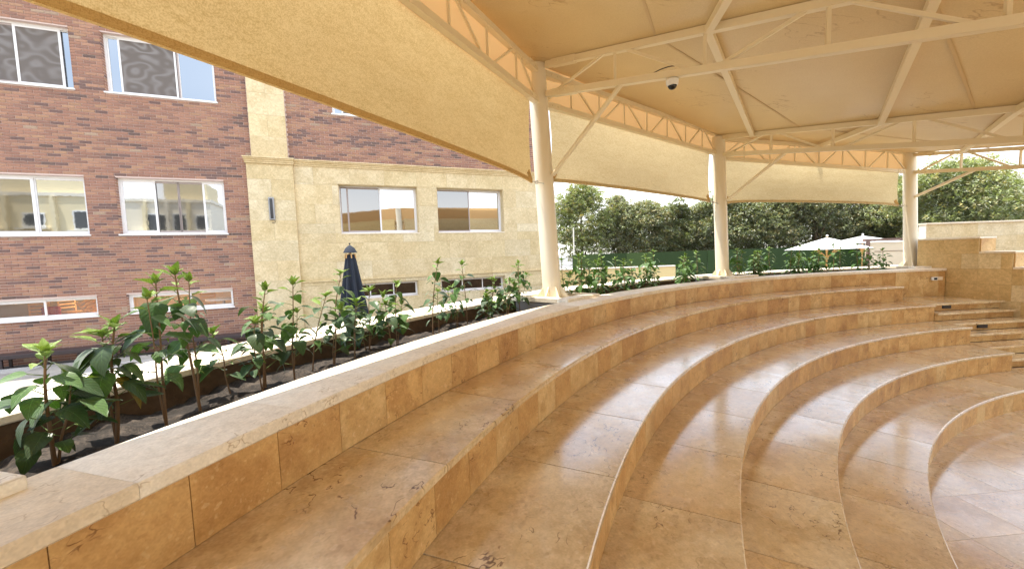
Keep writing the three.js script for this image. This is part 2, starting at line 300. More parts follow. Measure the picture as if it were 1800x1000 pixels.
// planter: inner wall, coping slabs, soil, outer wall
{
  const t = thing('planter_wall', 'long curved stone wall with pale coping behind the top seats', 'planter wall'); t.position.set(CX, 0, CZ);
  const aR = -89 * D;
  part('core', sweep([[RR[0] + 0.024, LV[2] - 0.02], [12.93, LV[2] - 0.02], [12.93, LV[0] - 0.06], [RR[0] + 0.024, LV[0] - 0.06]], A_END, aR, 90), M.joint, t);
  for (let a = -162.77 * D - 14 * 3 * D, i = 0; a < aR - 0.01; a += 3 * D, i++) {
    const e = Math.min(a + 3 * D, aR), g = sweep(slabProfile(RE[0], 12.955, LV[0] - 0.06, LV[0], 0.008), a + 0.00007, e - 0.00007, 4, rs() * 9, rs() * 9);
    part('coping_slab', g, M.coping[(rs() * 3) | 0], t).position.y = -rs() * 0.0012;
  }
  for (let a = A_END; a < aR - 0.005; a += 1.72 * D) {
    const e = Math.min(a + 1.72 * D, aR), low = (a > -98.5 * D) ? LV[2] : LV[1];
    part('riser_panel', sweep([[RR[0], low + 0.002], [RR[0], LV[0] - 0.061], [RR[0] + 0.022, LV[0] - 0.061], [RR[0] + 0.022, low + 0.002]].reverse(), a + 0.00014, e - 0.00014, 3, rs() * 9, rs() * 9), M.riser[(rs() * 4) | 0], t);
  }
  const o = thing('planter_outer_wall', 'low outer planter wall with bright white coping facing the buildings', 'planter wall'); o.position.set(CX, 0, CZ);
  part('wall_body', sweep([[13.98, 0.3], [14.46, 0.3], [14.46, LV[0] - 0.05], [13.98, LV[0] - 0.05]], A_END, aR, 90), M.shadowBrown, o);
  for (let a = -205 * D; a < aR - 0.01; a += 4.2 * D) part('coping_slab', sweep(slabProfile(13.95, 14.5, LV[0] - 0.05, LV[0], 0.008), a + 0.0002, Math.min(a + 4.2 * D, aR) - 0.0002, 5, rs() * 9, rs() * 9), M.coping[(rs() * 3) | 0], o);
  // soil with clods
  const soil = []; const nr = 14, na = 700, P = [], U = [], I = [];
  for (let i = 0; i <= na; i++) for (let j = 0; j <= nr; j++) {
    const a = (-205 + 116 * i / na) * D, r = 12.93 + 1.06 * j / nr, x = r * Math.cos(a), z = r * Math.sin(a);
    const y = EYE - 0.91 + 0.05 * noise.noise(x * 2.2, 1, z * 2.2) + 0.045 * noise.noise(x * 9, 4, z * 9) + 0.02 * noise.noise(x * 24, 8, z * 24);
    P.push(x, y, z); U.push(x, z); if (i < na && j < nr) { const b = i * (nr + 1) + j; I.push(b, b + 1, b + nr + 1, b + 1, b + nr + 2, b + nr + 1); }
  }
  const g = new THREE.BufferGeometry(); g.setAttribute('position', new THREE.Float32BufferAttribute(P, 3)); g.setAttribute('uv', new THREE.Float32BufferAttribute(U, 2)); g.setIndex(I); g.computeVertexNormals();
  const s = part('soil', g, M.soil, scene); s.position.set(CX, 0, CZ); s.userData = { label: 'dark rough soil filling the curved planter bed', category: 'soil', kind: 'stuff' };
}
// stage floor: rotated square tiles
{
  const g = new THREE.CircleGeometry(14.2, 96); g.rotateX(-Math.PI / 2); g.translate(CX, -0.008, CZ);
  const f = struct('stage_floor', g, M.joint), th = 4.7 * D, S = 0.6;
  const ct = Math.cos(th), st = Math.sin(th);
  const vs = [0, 1, 2, 3].map((i) => box(S - 0.003, 0.03, S - 0.003, 0, -0.015, 0, i * 3.7));
  for (let i = -40; i < 40; i++) for (let j = -40; j < 40; j++) {
    const u = (i + 0.5) * S - 0.28, w = (j + 0.5) * S + 0.37, x = ct * u + st * w, z = -st * u + ct * w;
    const R = Math.hypot(x - CX, z - CZ); if (R > 9.55 && !(x > 9 && x < 11.6 && z < -6)) continue;
    if (x < 2.2 || x > 12 || z > -0.5 || z < -7.6) continue;
    const m = part('floor_tile', vs[(rs() * 4) | 0], M.tread[1 + 2 * ((rs() * 2) | 0)], f); m.position.set(x, 0.004 - rs() * 0.001, z); m.rotation.y = th + ((rs() * 4) | 0) * Math.PI / 2;
  }
  const far = new THREE.CircleGeometry(9.1, 96); far.rotateX(-Math.PI / 2); far.translate(CX, -0.003, CZ); const fu = far.attributes.uv; for (let i = 0; i < fu.count; i++) fu.setXY(i, fu.getX(i) * 18.2, fu.getY(i) * 18.2);
  struct('stage_paving', far, M.tread[1]);
}
// stairs at the right end, landing, half steps
{
  const t = thing('stone_stairs', 'stone stairs with two black step lights, between tier ends and side wall', 'stairs');
  const zf = [[2, -8.86], [2.5, -8.64], [3, -8.32], [3.5, -8.06], [4, -7.7], [4.5, -7.42], [5, -7.02], [5.5, -6.74]];
  zf.forEach(([k, z], i) => {
    const top = EYE - (1 + 0.501 * k) * 0.7, low = i < 7 ? EYE - (1 + 0.501 * zf[i + 1][0]) * 0.7 : 0, zb = i ? zf[i - 1][1] - 0.04 : -10.35, x0 = ENDX + 0.03, x1 = 11.25;
    const skew = (g) => { const p = g.attributes.position; for (let q = 0; q < p.count; q++) p.setZ(q, p.getZ(q) - 0.1 * (p.getX(q) - ENDX)); return g; };
    const n = 2, w = (x1 - x0) / n;
    for (let q = 0; q < n; q++) part('step_slab', skew(rbox(w - 0.003, 0.045, z - zb, 0.006, x0 + w * (q + 0.5), top - 0.0225, (z + zb) / 2)), M.tread[(rs() * 4) | 0], t);
    for (let q = 0; q < 3; q++) part('riser_panel', skew(box((x1 - x0) / 3 - 0.002, top - low - 0.047, 0.02, x0 + (x1 - x0) / 3 * (q + 0.5), (top + low) / 2 - 0.0225, z - 0.085, rs() * 7)), M.riser[(rs() * 4) | 0], t);
    part('core', skew(box(x1 - x0 - 0.02, top - 0.05, z - zb - 0.1, (x0 + x1) / 2, (top - 0.05) / 2, (z + zb) / 2 - 0.05)), M.joint, t);
  });
  for (const [x, y, z, l] of [[9.76, EYE - 1.485, -8.9, 'small black step light under the top landing'], [9.96, EYE - 1.84, -8.36, 'small black step light two steps below the landing']]) {
    const s = thing('step_light', l, 'step light', 'recessed step lights'); s.position.set(x, y, z - 0.08); s.rotation.y = -0.1;
    part('bezel', rbox(0.19, 0.085, 0.03, 0.006), M.dark, s);
    for (let q = -1; q <= 1; q++) part('louvre', box(0.15, 0.008, 0.012, 0, q * 0.022, 0.018), M.brown, s);
  }
}
// stepped side wall of stone blocks and the upper wall behind it
const wdir = V(0.2055, 0, 0.9787), wO = V(10.99, 0, -9.99), wturn = Math.atan2(wdir.x, wdir.z);
{
  const t = thing('stepped_side_wall', 'stone side wall stepping down beside the stairs with white capping slabs', 'stone wall');
  t.position.copy(wO); t.rotation.y = wturn;                           // local z along the wall, x away from the seats
  const st = [[-0.76, 0.46, 0.06], [0.46, 1.04, -0.29], [1.04, 1.63, -0.65], [1.63, 2.22, -1.0], [2.22, 2.81, -1.35], [2.81, 3.4, -1.7], [3.4, 4, -2.05]];
  st.forEach(([a, b, y], i) => {
    const top = EYE + y - 0.045;
    part('core', box(0.46, top, b - a - 0.002, 0.255, top / 2, (a + b) / 2 + 0.0), M.joint, t);
    const rows = []; for (let q = top; q > 0.02; q -= 0.36) rows.push([q, Math.max(0, q - 0.36)]);
    rows.forEach(([h1, h0], r) => {
      let z = a - 0.001; const cut = [a]; for (let q = -3 + ((r + i) % 2) * 0.35; q < 5; q += 0.7) if (q > a + 0.08 && q < b - 0.08) cut.push(q); cut.push(b);
      for (let c = 0; c + 1 < cut.length; c++) part('stone_block', box(0.03, h1 - h0 - 0.003, cut[c + 1] - cut[c] - 0.003, 0.012, (h1 + h0) / 2, (cut[c] + cut[c + 1]) / 2, rs() * 8), M.wallStone[(rs() * 3) | 0], t);
    });
    const nextTop = i < 6 ? EYE + st[i + 1][2] : 0;
    part('end_block', box(0.47, Math.min(0.36, top - nextTop) - 0.004, 0.025, 0.262, (top + Math.max(nextTop, top - 0.36)) / 2, b + 0.0125, rs() * 8), M.riser[0], t);
    part('capping_slab', rbox(0.55, 0.045, b - a + 0.03, 0.007, 0.25, top + 0.0225, (a + b) / 2 + 0.012 + (i ? 0.02 : 0)), M.coping[i % 3], t);
  });
  const u = thing('upper_stone_wall', 'sunlit upper stone wall with pale edge behind the stepped side wall', 'stone wall');
  u.position.set(12.87, 0, -12.5);
  const H = EYE + 0.55;
  part('core', box(9, H - 0.05, 0.2, 4.52, (H - 0.05) / 2, -0.125), M.facadeJoint, u);
  for (let r = 0; r < 7; r++) for (let c = -1; c < 12; c++) {
    const h1 = H - 0.05 - r * 0.4, h0 = h1 - 0.4, x0 = Math.max(0, c * 0.8 + (r % 2) * 0.4), x1 = Math.min(9, c * 0.8 + 0.8 + (r % 2) * 0.4); if (x1 - x0 < 0.05) continue;
    part('stone_block', box(x1 - x0 - 0.004, 0.396, 0.025, (x0 + x1) / 2, (h0 + h1) / 2, -0.0125, rs() * 8), M.facade[(rs() * 4) | 0], u);
  }
  part('edge_slab', box(0.02, H - 0.05, 0.225, -0.01, (H - 0.05) / 2, -0.1125), M.coping[0], u);
  part('capping_slab', rbox(9.08, 0.05, 0.3, 0.006, 4.5, H - 0.025, -0.11), M.coping[1], u);
  const ob = thing('power_outlet', 'white electrical outlet box on the wall under the far coping', 'outlet'); ob.position.copy(pol(12.52, -90.45, EYE - 0.95)); ob.rotation.y = 0.0;
  part('plate', rbox(0.15, 0.085, 0.035, 0.008, 0, 0, 0.012), M.white, ob); part('socket', box(0.07, 0.05, 0.012, 0.01, 0, 0.034), M.dark, ob); part('blank_plate', rbox(0.12, 0.085, 0.02, 0.006, 0.15, 0.004, 0.008), M.hoard, ob);
}

// ------------------------------------------------------------------ the canopy
const colA = [-189.5, -165.3, -138.44, -114.44, -89.03], colTop = [2.98, 2.98, 2.98, 2.66, 2.4];
const RC = 13.45;
const topY = [(R) => 2.94 - 0.157 * (13.5 - R), (R) => 2.94 - 0.157 * (13.5 - R), (R) => 2.94 - 0.157 * (13.5 - R), (R) => 2.63 - 0.19 * (13.45 - R), (R) => 2.35 - 0.186 * (13.6 - R)];
const botY = [(R) => 2.5 - 0.16 * (13.5 - R), (R) => 2.5 - 0.16 * (13.5 - R), (R) => 2.5 - 0.16 * (13.5 - R), (R) => 2.22 - 0.193 * (13.4 - R), (R) => 1.88 - 0.153 * (13.6 - R)];
const perTop = [[2.87, 2.87], [2.87, 2.87], [2.87, 2.74], [2.63, 2.42]], perBot = [[2.41, 2.41], [2.41, 2.4], [2.39, 2.28], [2.18, 1.9]];
const colLabels = ['', 'cream steel column just outside the left edge above its square stone plinth', 'tallest nearest cream steel column, in front of the stone building edge', 'middle cream steel column, in front of the dark tree row', 'farthest cream steel column, beside the stepped side wall'];
for (let i = 1; i < 5; i++) {
  const a = colA[i] * D, t = thing('canopy_column', colLabels[i], 'column', 'cream canopy columns');
  const b = pol(RC, colA[i], LV[0] - 0.02), lean = [0, 0.16, 0.2, 0.13, 0.14][i];
  t.position.copy(b); t.rotation.y = -a;                              // local x points outward
  const H = EYE + colTop[i] - b.y;
  part('shaft', rod(V(0, 0, 0), V(lean, H, 0), 0.148, 0.146, 40), M.columnPaint, t);
  part('cap', rod(V(lean, H, 0), V(lean, H + 0.02, 0), 0.15, 0.12, 32), M.columnPaint, t);
  part('base_plate', box(0.62, 0.02, 0.62, 0, 0.005, 0), M.columnPaint, t);
  for (let q = 0; q < 8; q++) {
    const g = new THREE.ExtrudeGeometry(new THREE.Shape([new THREE.Vector2(0.14, 0.01), new THREE.Vector2(0.29, 0.01), new THREE.Vector2(0.29, 0.03), new THREE.Vector2(0.15, 0.2), new THREE.Vector2(0.14, 0.2)]), { depth: 0.014, bevelEnabled: false });
    g.translate(0, 0, -0.007); g.rotateY(q * Math.PI / 4 + 0.2); part('gusset', g, M.columnPaint, t);
    part('anchor_bolt', rod(V(0.25 * Math.cos(q * Math.PI / 4 + 0.55), 0.015, 0.25 * Math.sin(q * Math.PI / 4 + 0.55)), V(0.25 * Math.cos(q * Math.PI / 4 + 0.55), 0.055, 0.25 * Math.sin(q * Math.PI / 4 + 0.55)), 0.014, 0.014, 6), M.steel, t);
  }
  const pl = thing('column_plinth', ['', 'corner of square stone plinth at the lower left edge', 'square stone plinth ring under the nearest column', 'square stone plinth ring under the middle column', 'square stone plinth ring under the farthest column'][i], 'plinth', 'square stone column plinths');
  pl.position.copy(b); pl.rotation.y = -a;
  const inn = RC - 12.85, out = 0.5, w = 0.46, y = 0.065;
  const L = inn + out, mx = (out - inn) / 2;
  part('front_slab', rbox(0.2, 0.075, 2 * w, 0.01, -inn + 0.1, y - 0.0375, 0), M.coping[0], pl); part('rear_slab', rbox(0.16, 0.075, 2 * w, 0.01, out - 0.08, y - 0.0375, 0), M.coping[0], pl);
  for (const s of [-1, 1]) part('side_slab', rbox(L - 0.364, 0.075, 0.15, 0.01, mx + 0.02, y - 0.0375, s * (w - 0.075)), M.coping[1], pl);
  part('footing', box(L - 0.32, 0.4, 2 * w - 0.06, mx + 0.08, -0.22, 0), M.concrete, pl);
}
// trusses
const P3 = (R, a, y) => pol(R, a, EYE + y);
function truss(name, label, cat, group, A0, A1, B0, B1, n, chord, web, sleeves, startUp) {
  const t = thing(name, label, cat, group);
  part('top_chord', bar(A0, A1, chord, chord), M.paint, t); part('bottom_chord', bar(B0, B1, chord, chord), M.paint, t);
  const at = (p, q, k) => p.clone().lerp(q, k);
  for (let k = 1; k < n; k++) part('web_post', bar(at(B0, B1, k / n), at(A0, A1, k / n), web, web, V(1, 0, 0.3)), M.paint, t);
  for (let k = 0; k < n; k++) {
    const up = (k % 2 === 0) === startUp;
    part('web_brace', bar(at(up ? B0 : A0, up ? B1 : A1, (k + 0.1) / n), at(up ? A0 : B0, up ? A1 : B1, (k + 0.9) / n), web, web), M.paint, t);
  }
  for (const [p, q] of sleeves) for (const [s, e] of p) {
    const d = e.clone().sub(s).normalize(), L = s.distanceTo(e);
    const sl = part('sleeve', bar(s.clone().addScaledVector(d, 0.12), s.clone().addScaledVector(d, 0.12 + Math.min(q, L * 0.2)), chord + 0.016, chord + 0.016), M.paint, t);
    const side = new THREE.Vector3().crossVectors(V(0, 1, 0), d).normalize();
    for (const k of [0.12, 0.24]) { const c = s.clone().addScaledVector(d, 0.12 + k); part('bolt', rod(c.clone().addScaledVector(side, -chord / 2 - 0.022), c.clone().addScaledVector(side, chord / 2 + 0.022), 0.016, 0.016, 8), M.paint, sl); }
  }
  return t;
}
const radLabels = [null, null, 'large cream roof truss springing from the nearest column, carrying the dome camera', 'cream roof truss springing from the middle column', 'cream end truss springing from the farthest column against the sky'];
const braceEnds = [null, null, [13.38, 1.24, 12.18], [13.34, 1.13, 11.96], [13.5, 1.17, 11.95]];
for (let i = 0; i < 5; i++) {
  const Ri = 4.2, a = colA[i];
  const A0 = P3(RC, a, topY[i](RC)), A1 = P3(Ri, a, topY[i](Ri)), B0 = P3(RC, a, botY[i](RC)), B1 = P3(Ri, a, botY[i](Ri));
  if (i < 1) continue;
  const t = truss('roof_truss', i === 1 ? 'cream roof truss overhead springing from the column outside the left edge' : radLabels[i], 'truss', 'radial roof trusses', A0, A1, B0, B1, 8, 0.085, 0.036, [[[[A0, A1], [B0, B1]], 0.42]], true);
  if (braceEnds[i]) { const [r0, y0, r1] = braceEnds[i]; part('knee_brace', rod(P3(r0, a, y0), P3(r1, a, botY[i](r1)), 0.034, 0.034, 14), M.paint, t); }
}
const perLabels = ['cream edge truss behind the viewer, left of the frame', 'cream edge truss above the large left shade panel', 'cream edge truss above the shade panel between nearest and middle columns', 'cream edge truss above the shade panel between middle and farthest columns'];
const panelLabels = ['beige shade panel behind the viewer, left of the frame', 'large beige shade panel sweeping across the top left in front of the brick building', 'beige mesh shade panel between the nearest and middle columns', 'pale beige shade panel between the middle and farthest columns'];
for (let i = 0; i < 4; i++) {
  const r0 = 13.6, A0 = P3(r0, colA[i], perTop[i][0]), A1 = P3(r0, colA[i + 1], perTop[i][1]), B0 = P3(r0, colA[i], perBot[i][0]), B1 = P3(r0, colA[i + 1], perBot[i][1]);
  truss('edge_truss', perLabels[i], 'truss', 'edge trusses between the columns', A0, A1, B0, B1, 8, 0.08, 0.027, [[[[A0, A1], [B0, B1], [A1, A0], [B1, B0]], 0.3]], true);
  // orange fabric closing the truss on its outer side
  const out = V(0, 0, 0), mid = A0.clone().lerp(A1, 0.5); out.set(mid.x - CX, 0, mid.z - CZ).normalize();
  const f = thing('fascia_sheet', ['orange fascia fabric behind the viewer, left of the frame', 'orange glowing fascia fabric behind the upper left edge truss', 'orange glowing fascia fabric behind the edge truss left of the middle column', 'orange glowing fascia fabric behind the edge truss left of the farthest column'][i], 'fascia', 'orange fascia fabrics');
  const quad = (p, q, r, s, nu, nv, bulge, uvw) => {
    const P = [], U = [], I = []; for (let y = 0; y <= nv; y++) for (let x = 0; x <= nu; x++) { const a = p.clone().lerp(q, x / nu), b = s.clone().lerp(r, x / nu), c = a.lerp(b, y / nv).addScaledVector(out, bulge(x / nu, y / nv)); P.push(c.x, c.y, c.z); U.push(x / nu * uvw[0], y / nv * uvw[1]); if (x < nu && y < nv) { const o = y * (nu + 1) + x; I.push(o, o + 1, o + nu + 1, o + 1, o + nu + 2, o + nu + 1); } }
    const g = new THREE.BufferGeometry(); g.setAttribute('position', new THREE.Float32BufferAttribute(P, 3)); g.setAttribute('uv', new THREE.Float32BufferAttribute(U, 2)); g.setIndex(I); g.computeVertexNormals(); return g;
  };
  const up = V(0, 0.17, 0);
  part('sheet', quad(A0.clone().add(up), A1.clone().add(up), B1.clone().sub(V(0, 0.03, 0)), B0.clone().sub(V(0, 0.03, 0)), 32, 4, (u, v) => 0.055 + 0.012 * Math.sin(v * Math.PI) + 0.003 * Math.sin(u * 60), [5.6, 0.5]), M.fascia, f);
  // shade panel hung under the bottom chord, tied to the columns at its lower corners
  const d = B1.clone().sub(B0).normalize(), L = B0.distanceTo(B1), hemY = [[1.2, 1.2], [1.21, 1.2], [1.24, 1.16], [1.16, 1.05]][i];
  const s = thing('shade_panel', panelLabels[i], 'shade panel', 'hanging beige shade panels');
  const m0 = i === 1 ? 0.15 : 0.26, m1 = L - (i === 0 ? 0.14 : 0.22), T0 = B0.clone().addScaledVector(d, m0).add(V(0, 0.06, 0)), T1 = B0.clone().addScaledVector(d, m1).add(V(0, 0.06, 0));
  const yb = (k) => EYE + hemY[0] + (hemY[1] - hemY[0]) * k;
  const L0 = T0.clone().setY(yb(0)), L1 = T1.clone().setY(yb(1));
  const nu = 60, nv = 16, P = [], U = [], I = [], hem = [];
  for (let y = 0; y <= nv; y++) for (let x = 0; x <= nu; x++) {
    const u = x / nu, v = y / nv, top = T0.clone().lerp(T1, u), low = L0.clone().lerp(L1, u);
    low.y += 0.02 * Math.pow(Math.sin(u * Math.PI), 0.7) - (i === 2 ? 0.02 : 0.05) * (Math.pow(u, 14) + Math.pow(1 - u, 14));
    const sx = (0.5 - u) * 0.09 * Math.sin(v * Math.PI);                // side edges curve in
    const c = top.lerp(low, v).addScaledVector(d, sx).addScaledVector(out, 0.078 + 0.07 * Math.sin(v * Math.PI) * Math.sin(u * Math.PI) + 0.004 * noise.noise(u * 8, v * 2, i * 5) + 0.0012 * noise.noise(u * 50, v * 6, i));
    P.push(c.x, c.y, c.z); U.push(u * (m1 - m0), v * 1.15); if (y === nv) hem.push(c.clone());
    if (x < nu && y < nv) { const o = y * (nu + 1) + x; I.push(o, o + 1, o + nu + 1, o + 1, o + nu + 2, o + nu + 1); }
  }
  const g = new THREE.BufferGeometry(); g.setAttribute('position', new THREE.Float32BufferAttribute(P, 3)); g.setAttribute('uv', new THREE.Float32BufferAttribute(U, 2)); g.setIndex(I); g.computeVertexNormals();
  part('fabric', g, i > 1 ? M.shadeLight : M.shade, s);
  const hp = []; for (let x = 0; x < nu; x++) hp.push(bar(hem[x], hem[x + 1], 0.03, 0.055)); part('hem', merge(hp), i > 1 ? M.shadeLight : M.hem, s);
  for (const [c, k, dir] of [[hem[0], i, -1], [hem[nu], i + 1, 1]]) {
    const anchor = P3(RC + 0.04, colA[k], hemY[dir < 0 ? 0 : 1] - 0.1).addScaledVector(d, -dir * 0.14), c0 = c.clone();
    const corner = part('corner_plate', bar(c0.clone().addScaledVector(d, -dir * 0.12).add(V(0, 0.14, 0)), c0, 0.012, 0.09), M.hem, s);
    const turn = c0.clone().lerp(anchor, 0.4);
    part('shackle', (() => { const q = new THREE.TorusGeometry(0.025, 0.007, 8, 14); q.translate(turn.x, turn.y, turn.z); return q; })(), M.steel, s);
    part('tie_rope', rod(c0, anchor, 0.008, 0.008, 6), M.steel, s);
  }
}
// roof membrane: ruled bays between the trusses
{
  const t = thing('canopy_roof', 'tan stretched fabric canopy roof over the seats', 'canopy roof');
  for (let i = 0; i < 4; i++) {
    const nu = 20, nv = 24, P = [], U = [], I = [], off = 0.062;
    const o0 = P3(13.66, colA[i], i < 3 ? topY[i](13.6) : topY[3](13.6)), o1 = P3(13.66, colA[i + 1], topY[i + 1](13.6));
    const i0 = P3(4.0, colA[i], topY[i](4.0)), i1 = P3(4.0, colA[i + 1], topY[i + 1](4.0));
    for (let y = 0; y <= nv; y++) for (let x = 0; x <= nu; x++) {
      const a = o0.clone().lerp(o1, x / nu), b = i0.clone().lerp(i1, x / nu), c = a.lerp(b, y / nv), sag = 0.02 * Math.sin(x / nu * Math.PI) * Math.sin(y / nv * Math.PI * 6) ** 2;
      P.push(c.x, c.y + off + sag, c.z); U.push(c.x, c.z); if (x < nu && y < nv) { const o = y * (nu + 1) + x; I.push(o, o + 1, o + nu + 1, o + 1, o + nu + 2, o + nu + 1); }
    }
    const g = new THREE.BufferGeometry(); g.setAttribute('position', new THREE.Float32BufferAttribute(P, 3)); g.setAttribute('uv', new THREE.Float32BufferAttribute(U, 2)); g.setIndex(I); g.computeVertexNormals();
    const sh = part('roof_sheet', g, M.roof, t), at = (u, v) => o0.clone().lerp(o1, u).lerp(i0.clone().lerp(i1, u), v).add(V(0, off - 0.004, 0));
    for (const v of [0.2, 0.45, 0.7]) { const sp = []; for (let k = 0; k < 6; k++) sp.push(bar(at(k / 6, v), at((k + 1) / 6, v), 0.03, 0.005)); part('welded_seam', merge(sp), M.roofSeam, sh); }
  }
  const pur = (label, pts) => { const q = thing('roof_purlin', label, 'purlin', 'roof purlins'); for (let k = 0; k + 1 < pts.length; k++) part('beam', bar(pts[k], pts[k + 1], 0.085, 0.085), M.paint, q); return q; };
  const tp = (i, R) => P3(R, colA[i], topY[i](R) - 0.01);
  pur('nearer cream purlin crossing from the big truss down to the middle column truss', [tp(1, 9.6), tp(2, 11.1), tp(3, 12.72)]);
  pur('second cream purlin behind the dome camera, reaching the farthest edge truss', [tp(1, 7.6), tp(2, 9.2), tp(3, 10.42), P3(13.5, -101.5, 2.5)]);
  pur('third cream purlin at the upper right reaching the end truss', [tp(2, 7.3), tp(3, 8.9), tp(4, 12.3)]);
  const ring = thing('inner_ring_beam', 'cream beam closing the inner end of the roof trusses', 'beam');
  for (let i = 1; i < 4; i++) part('beam', bar(P3(4.2, colA[i], topY[i](4.2)), P3(4.2, colA[i + 1], topY[i + 1](4.2)), 0.12, 0.12), M.paint, ring);
}
// dome camera and its cable
{
  const c = thing('security_camera', 'white dome security camera with black glass hanging from the large truss', 'security camera');
  const p = P3(11.52, colA[2], botY[2](11.52) - 0.05); c.position.copy(p);
  const lathe = (pts, n = 32) => new THREE.LatheGeometry(pts.map(([x, y]) => new THREE.Vector2(x, y)), n);
  part('mount', lathe([[0, 0], [0.075, 0], [0.075, -0.03], [0.07, -0.075], [0.06, -0.085], [0, -0.085]]), M.white, c);
  const dome = new THREE.SphereGeometry(0.055, 28, 16, 0, Math.PI * 2, Math.PI / 2, Math.PI / 2); dome.translate(0, -0.08, 0);
  part('dome', dome, std({ color: 0x050506, roughness: 0.08 }), c); part('trim_ring', (() => { const q = new THREE.TorusGeometry(0.058, 0.007, 10, 32); q.rotateX(Math.PI / 2); q.translate(0, -0.082, 0); return q; })(), M.white, c);
  const k = thing('camera_cable', 'thin dark cable looping over the truss above the dome camera', 'cable');
  const a = colA[2], pts = [P3(11.78, a, botY[2](11.78) + 0.045), P3(11.66, a, botY[2](11.66) + 0.085), P3(11.5, a, botY[2](11.5) + 0.1), P3(11.36, a, botY[2](11.36) + 0.045)];
  part('wire', new THREE.TubeGeometry(new THREE.CatmullRomCurve3(pts), 24, 0.007, 6), M.brown, k);
}

// ------------------------------------------------------------------ ground
const GY = EYE - 2.32;
{
  const sh = new THREE.Shape(); sh.absarc(0, 0, 320, 0, Math.PI * 2); const hole = new THREE.Path(); hole.absarc(CX, -CZ, 14.4, 0, Math.PI * 2, true); sh.holes.push(hole);
  const g = new THREE.ShapeGeometry(sh, 96); g.rotateX(-Math.PI / 2); g.translate(0, GY, 0); const p = g.attributes.position, uv = g.attributes.uv; for (let i = 0; i < p.count; i++) uv.setXY(i, p.getX(i), p.getZ(i));
  struct('ground', g, M.ground);
  const pv = part('courtyard_paving', box(8.4, 0.02, 7.4, 0, 0, 0), M.concrete, scene); pv.userData.kind = 'structure'; pv.position.set(-5.456 - 0.9209 * 6.2 + 0.3897 * 4.2, GY + 0.012, -12.893 + 0.3897 * 6.2 + 0.9209 * 4.2); pv.rotation.y = rad(22.937);
  const pr = rng(17), pgs = [0, 1, 2, 3].map((q) => box(1.192, 0.03, 0.592, 0, 0, 0, q * 2.3)), pms = [0xffffff, 0xe9e6e2, 0xf4f0ea].map((c) => std({ map: T.paver, color: c, roughness: 0.85 }));
  for (let i = 0; i < 7; i++) for (let j = 0; j < 12; j++) part('paving_slab', pgs[(pr() * 4) | 0], pms[(pr() * 3) | 0], pv).position.set(-4.2 + 0.6 + i * 1.2 + (j % 2 ? 0 : -0.0), 0.012 + pr() * 0.002, -3.6 + 0.3 + j * 0.6);
  struct('retaining_ring', sweep([[14.3, -0.1], [14.42, -0.1], [14.42, GY - 0.004], [14.3, GY - 0.004]], -80 * D, 150 * D, 60).translate(CX, 0, CZ), M.riser[1]);
}

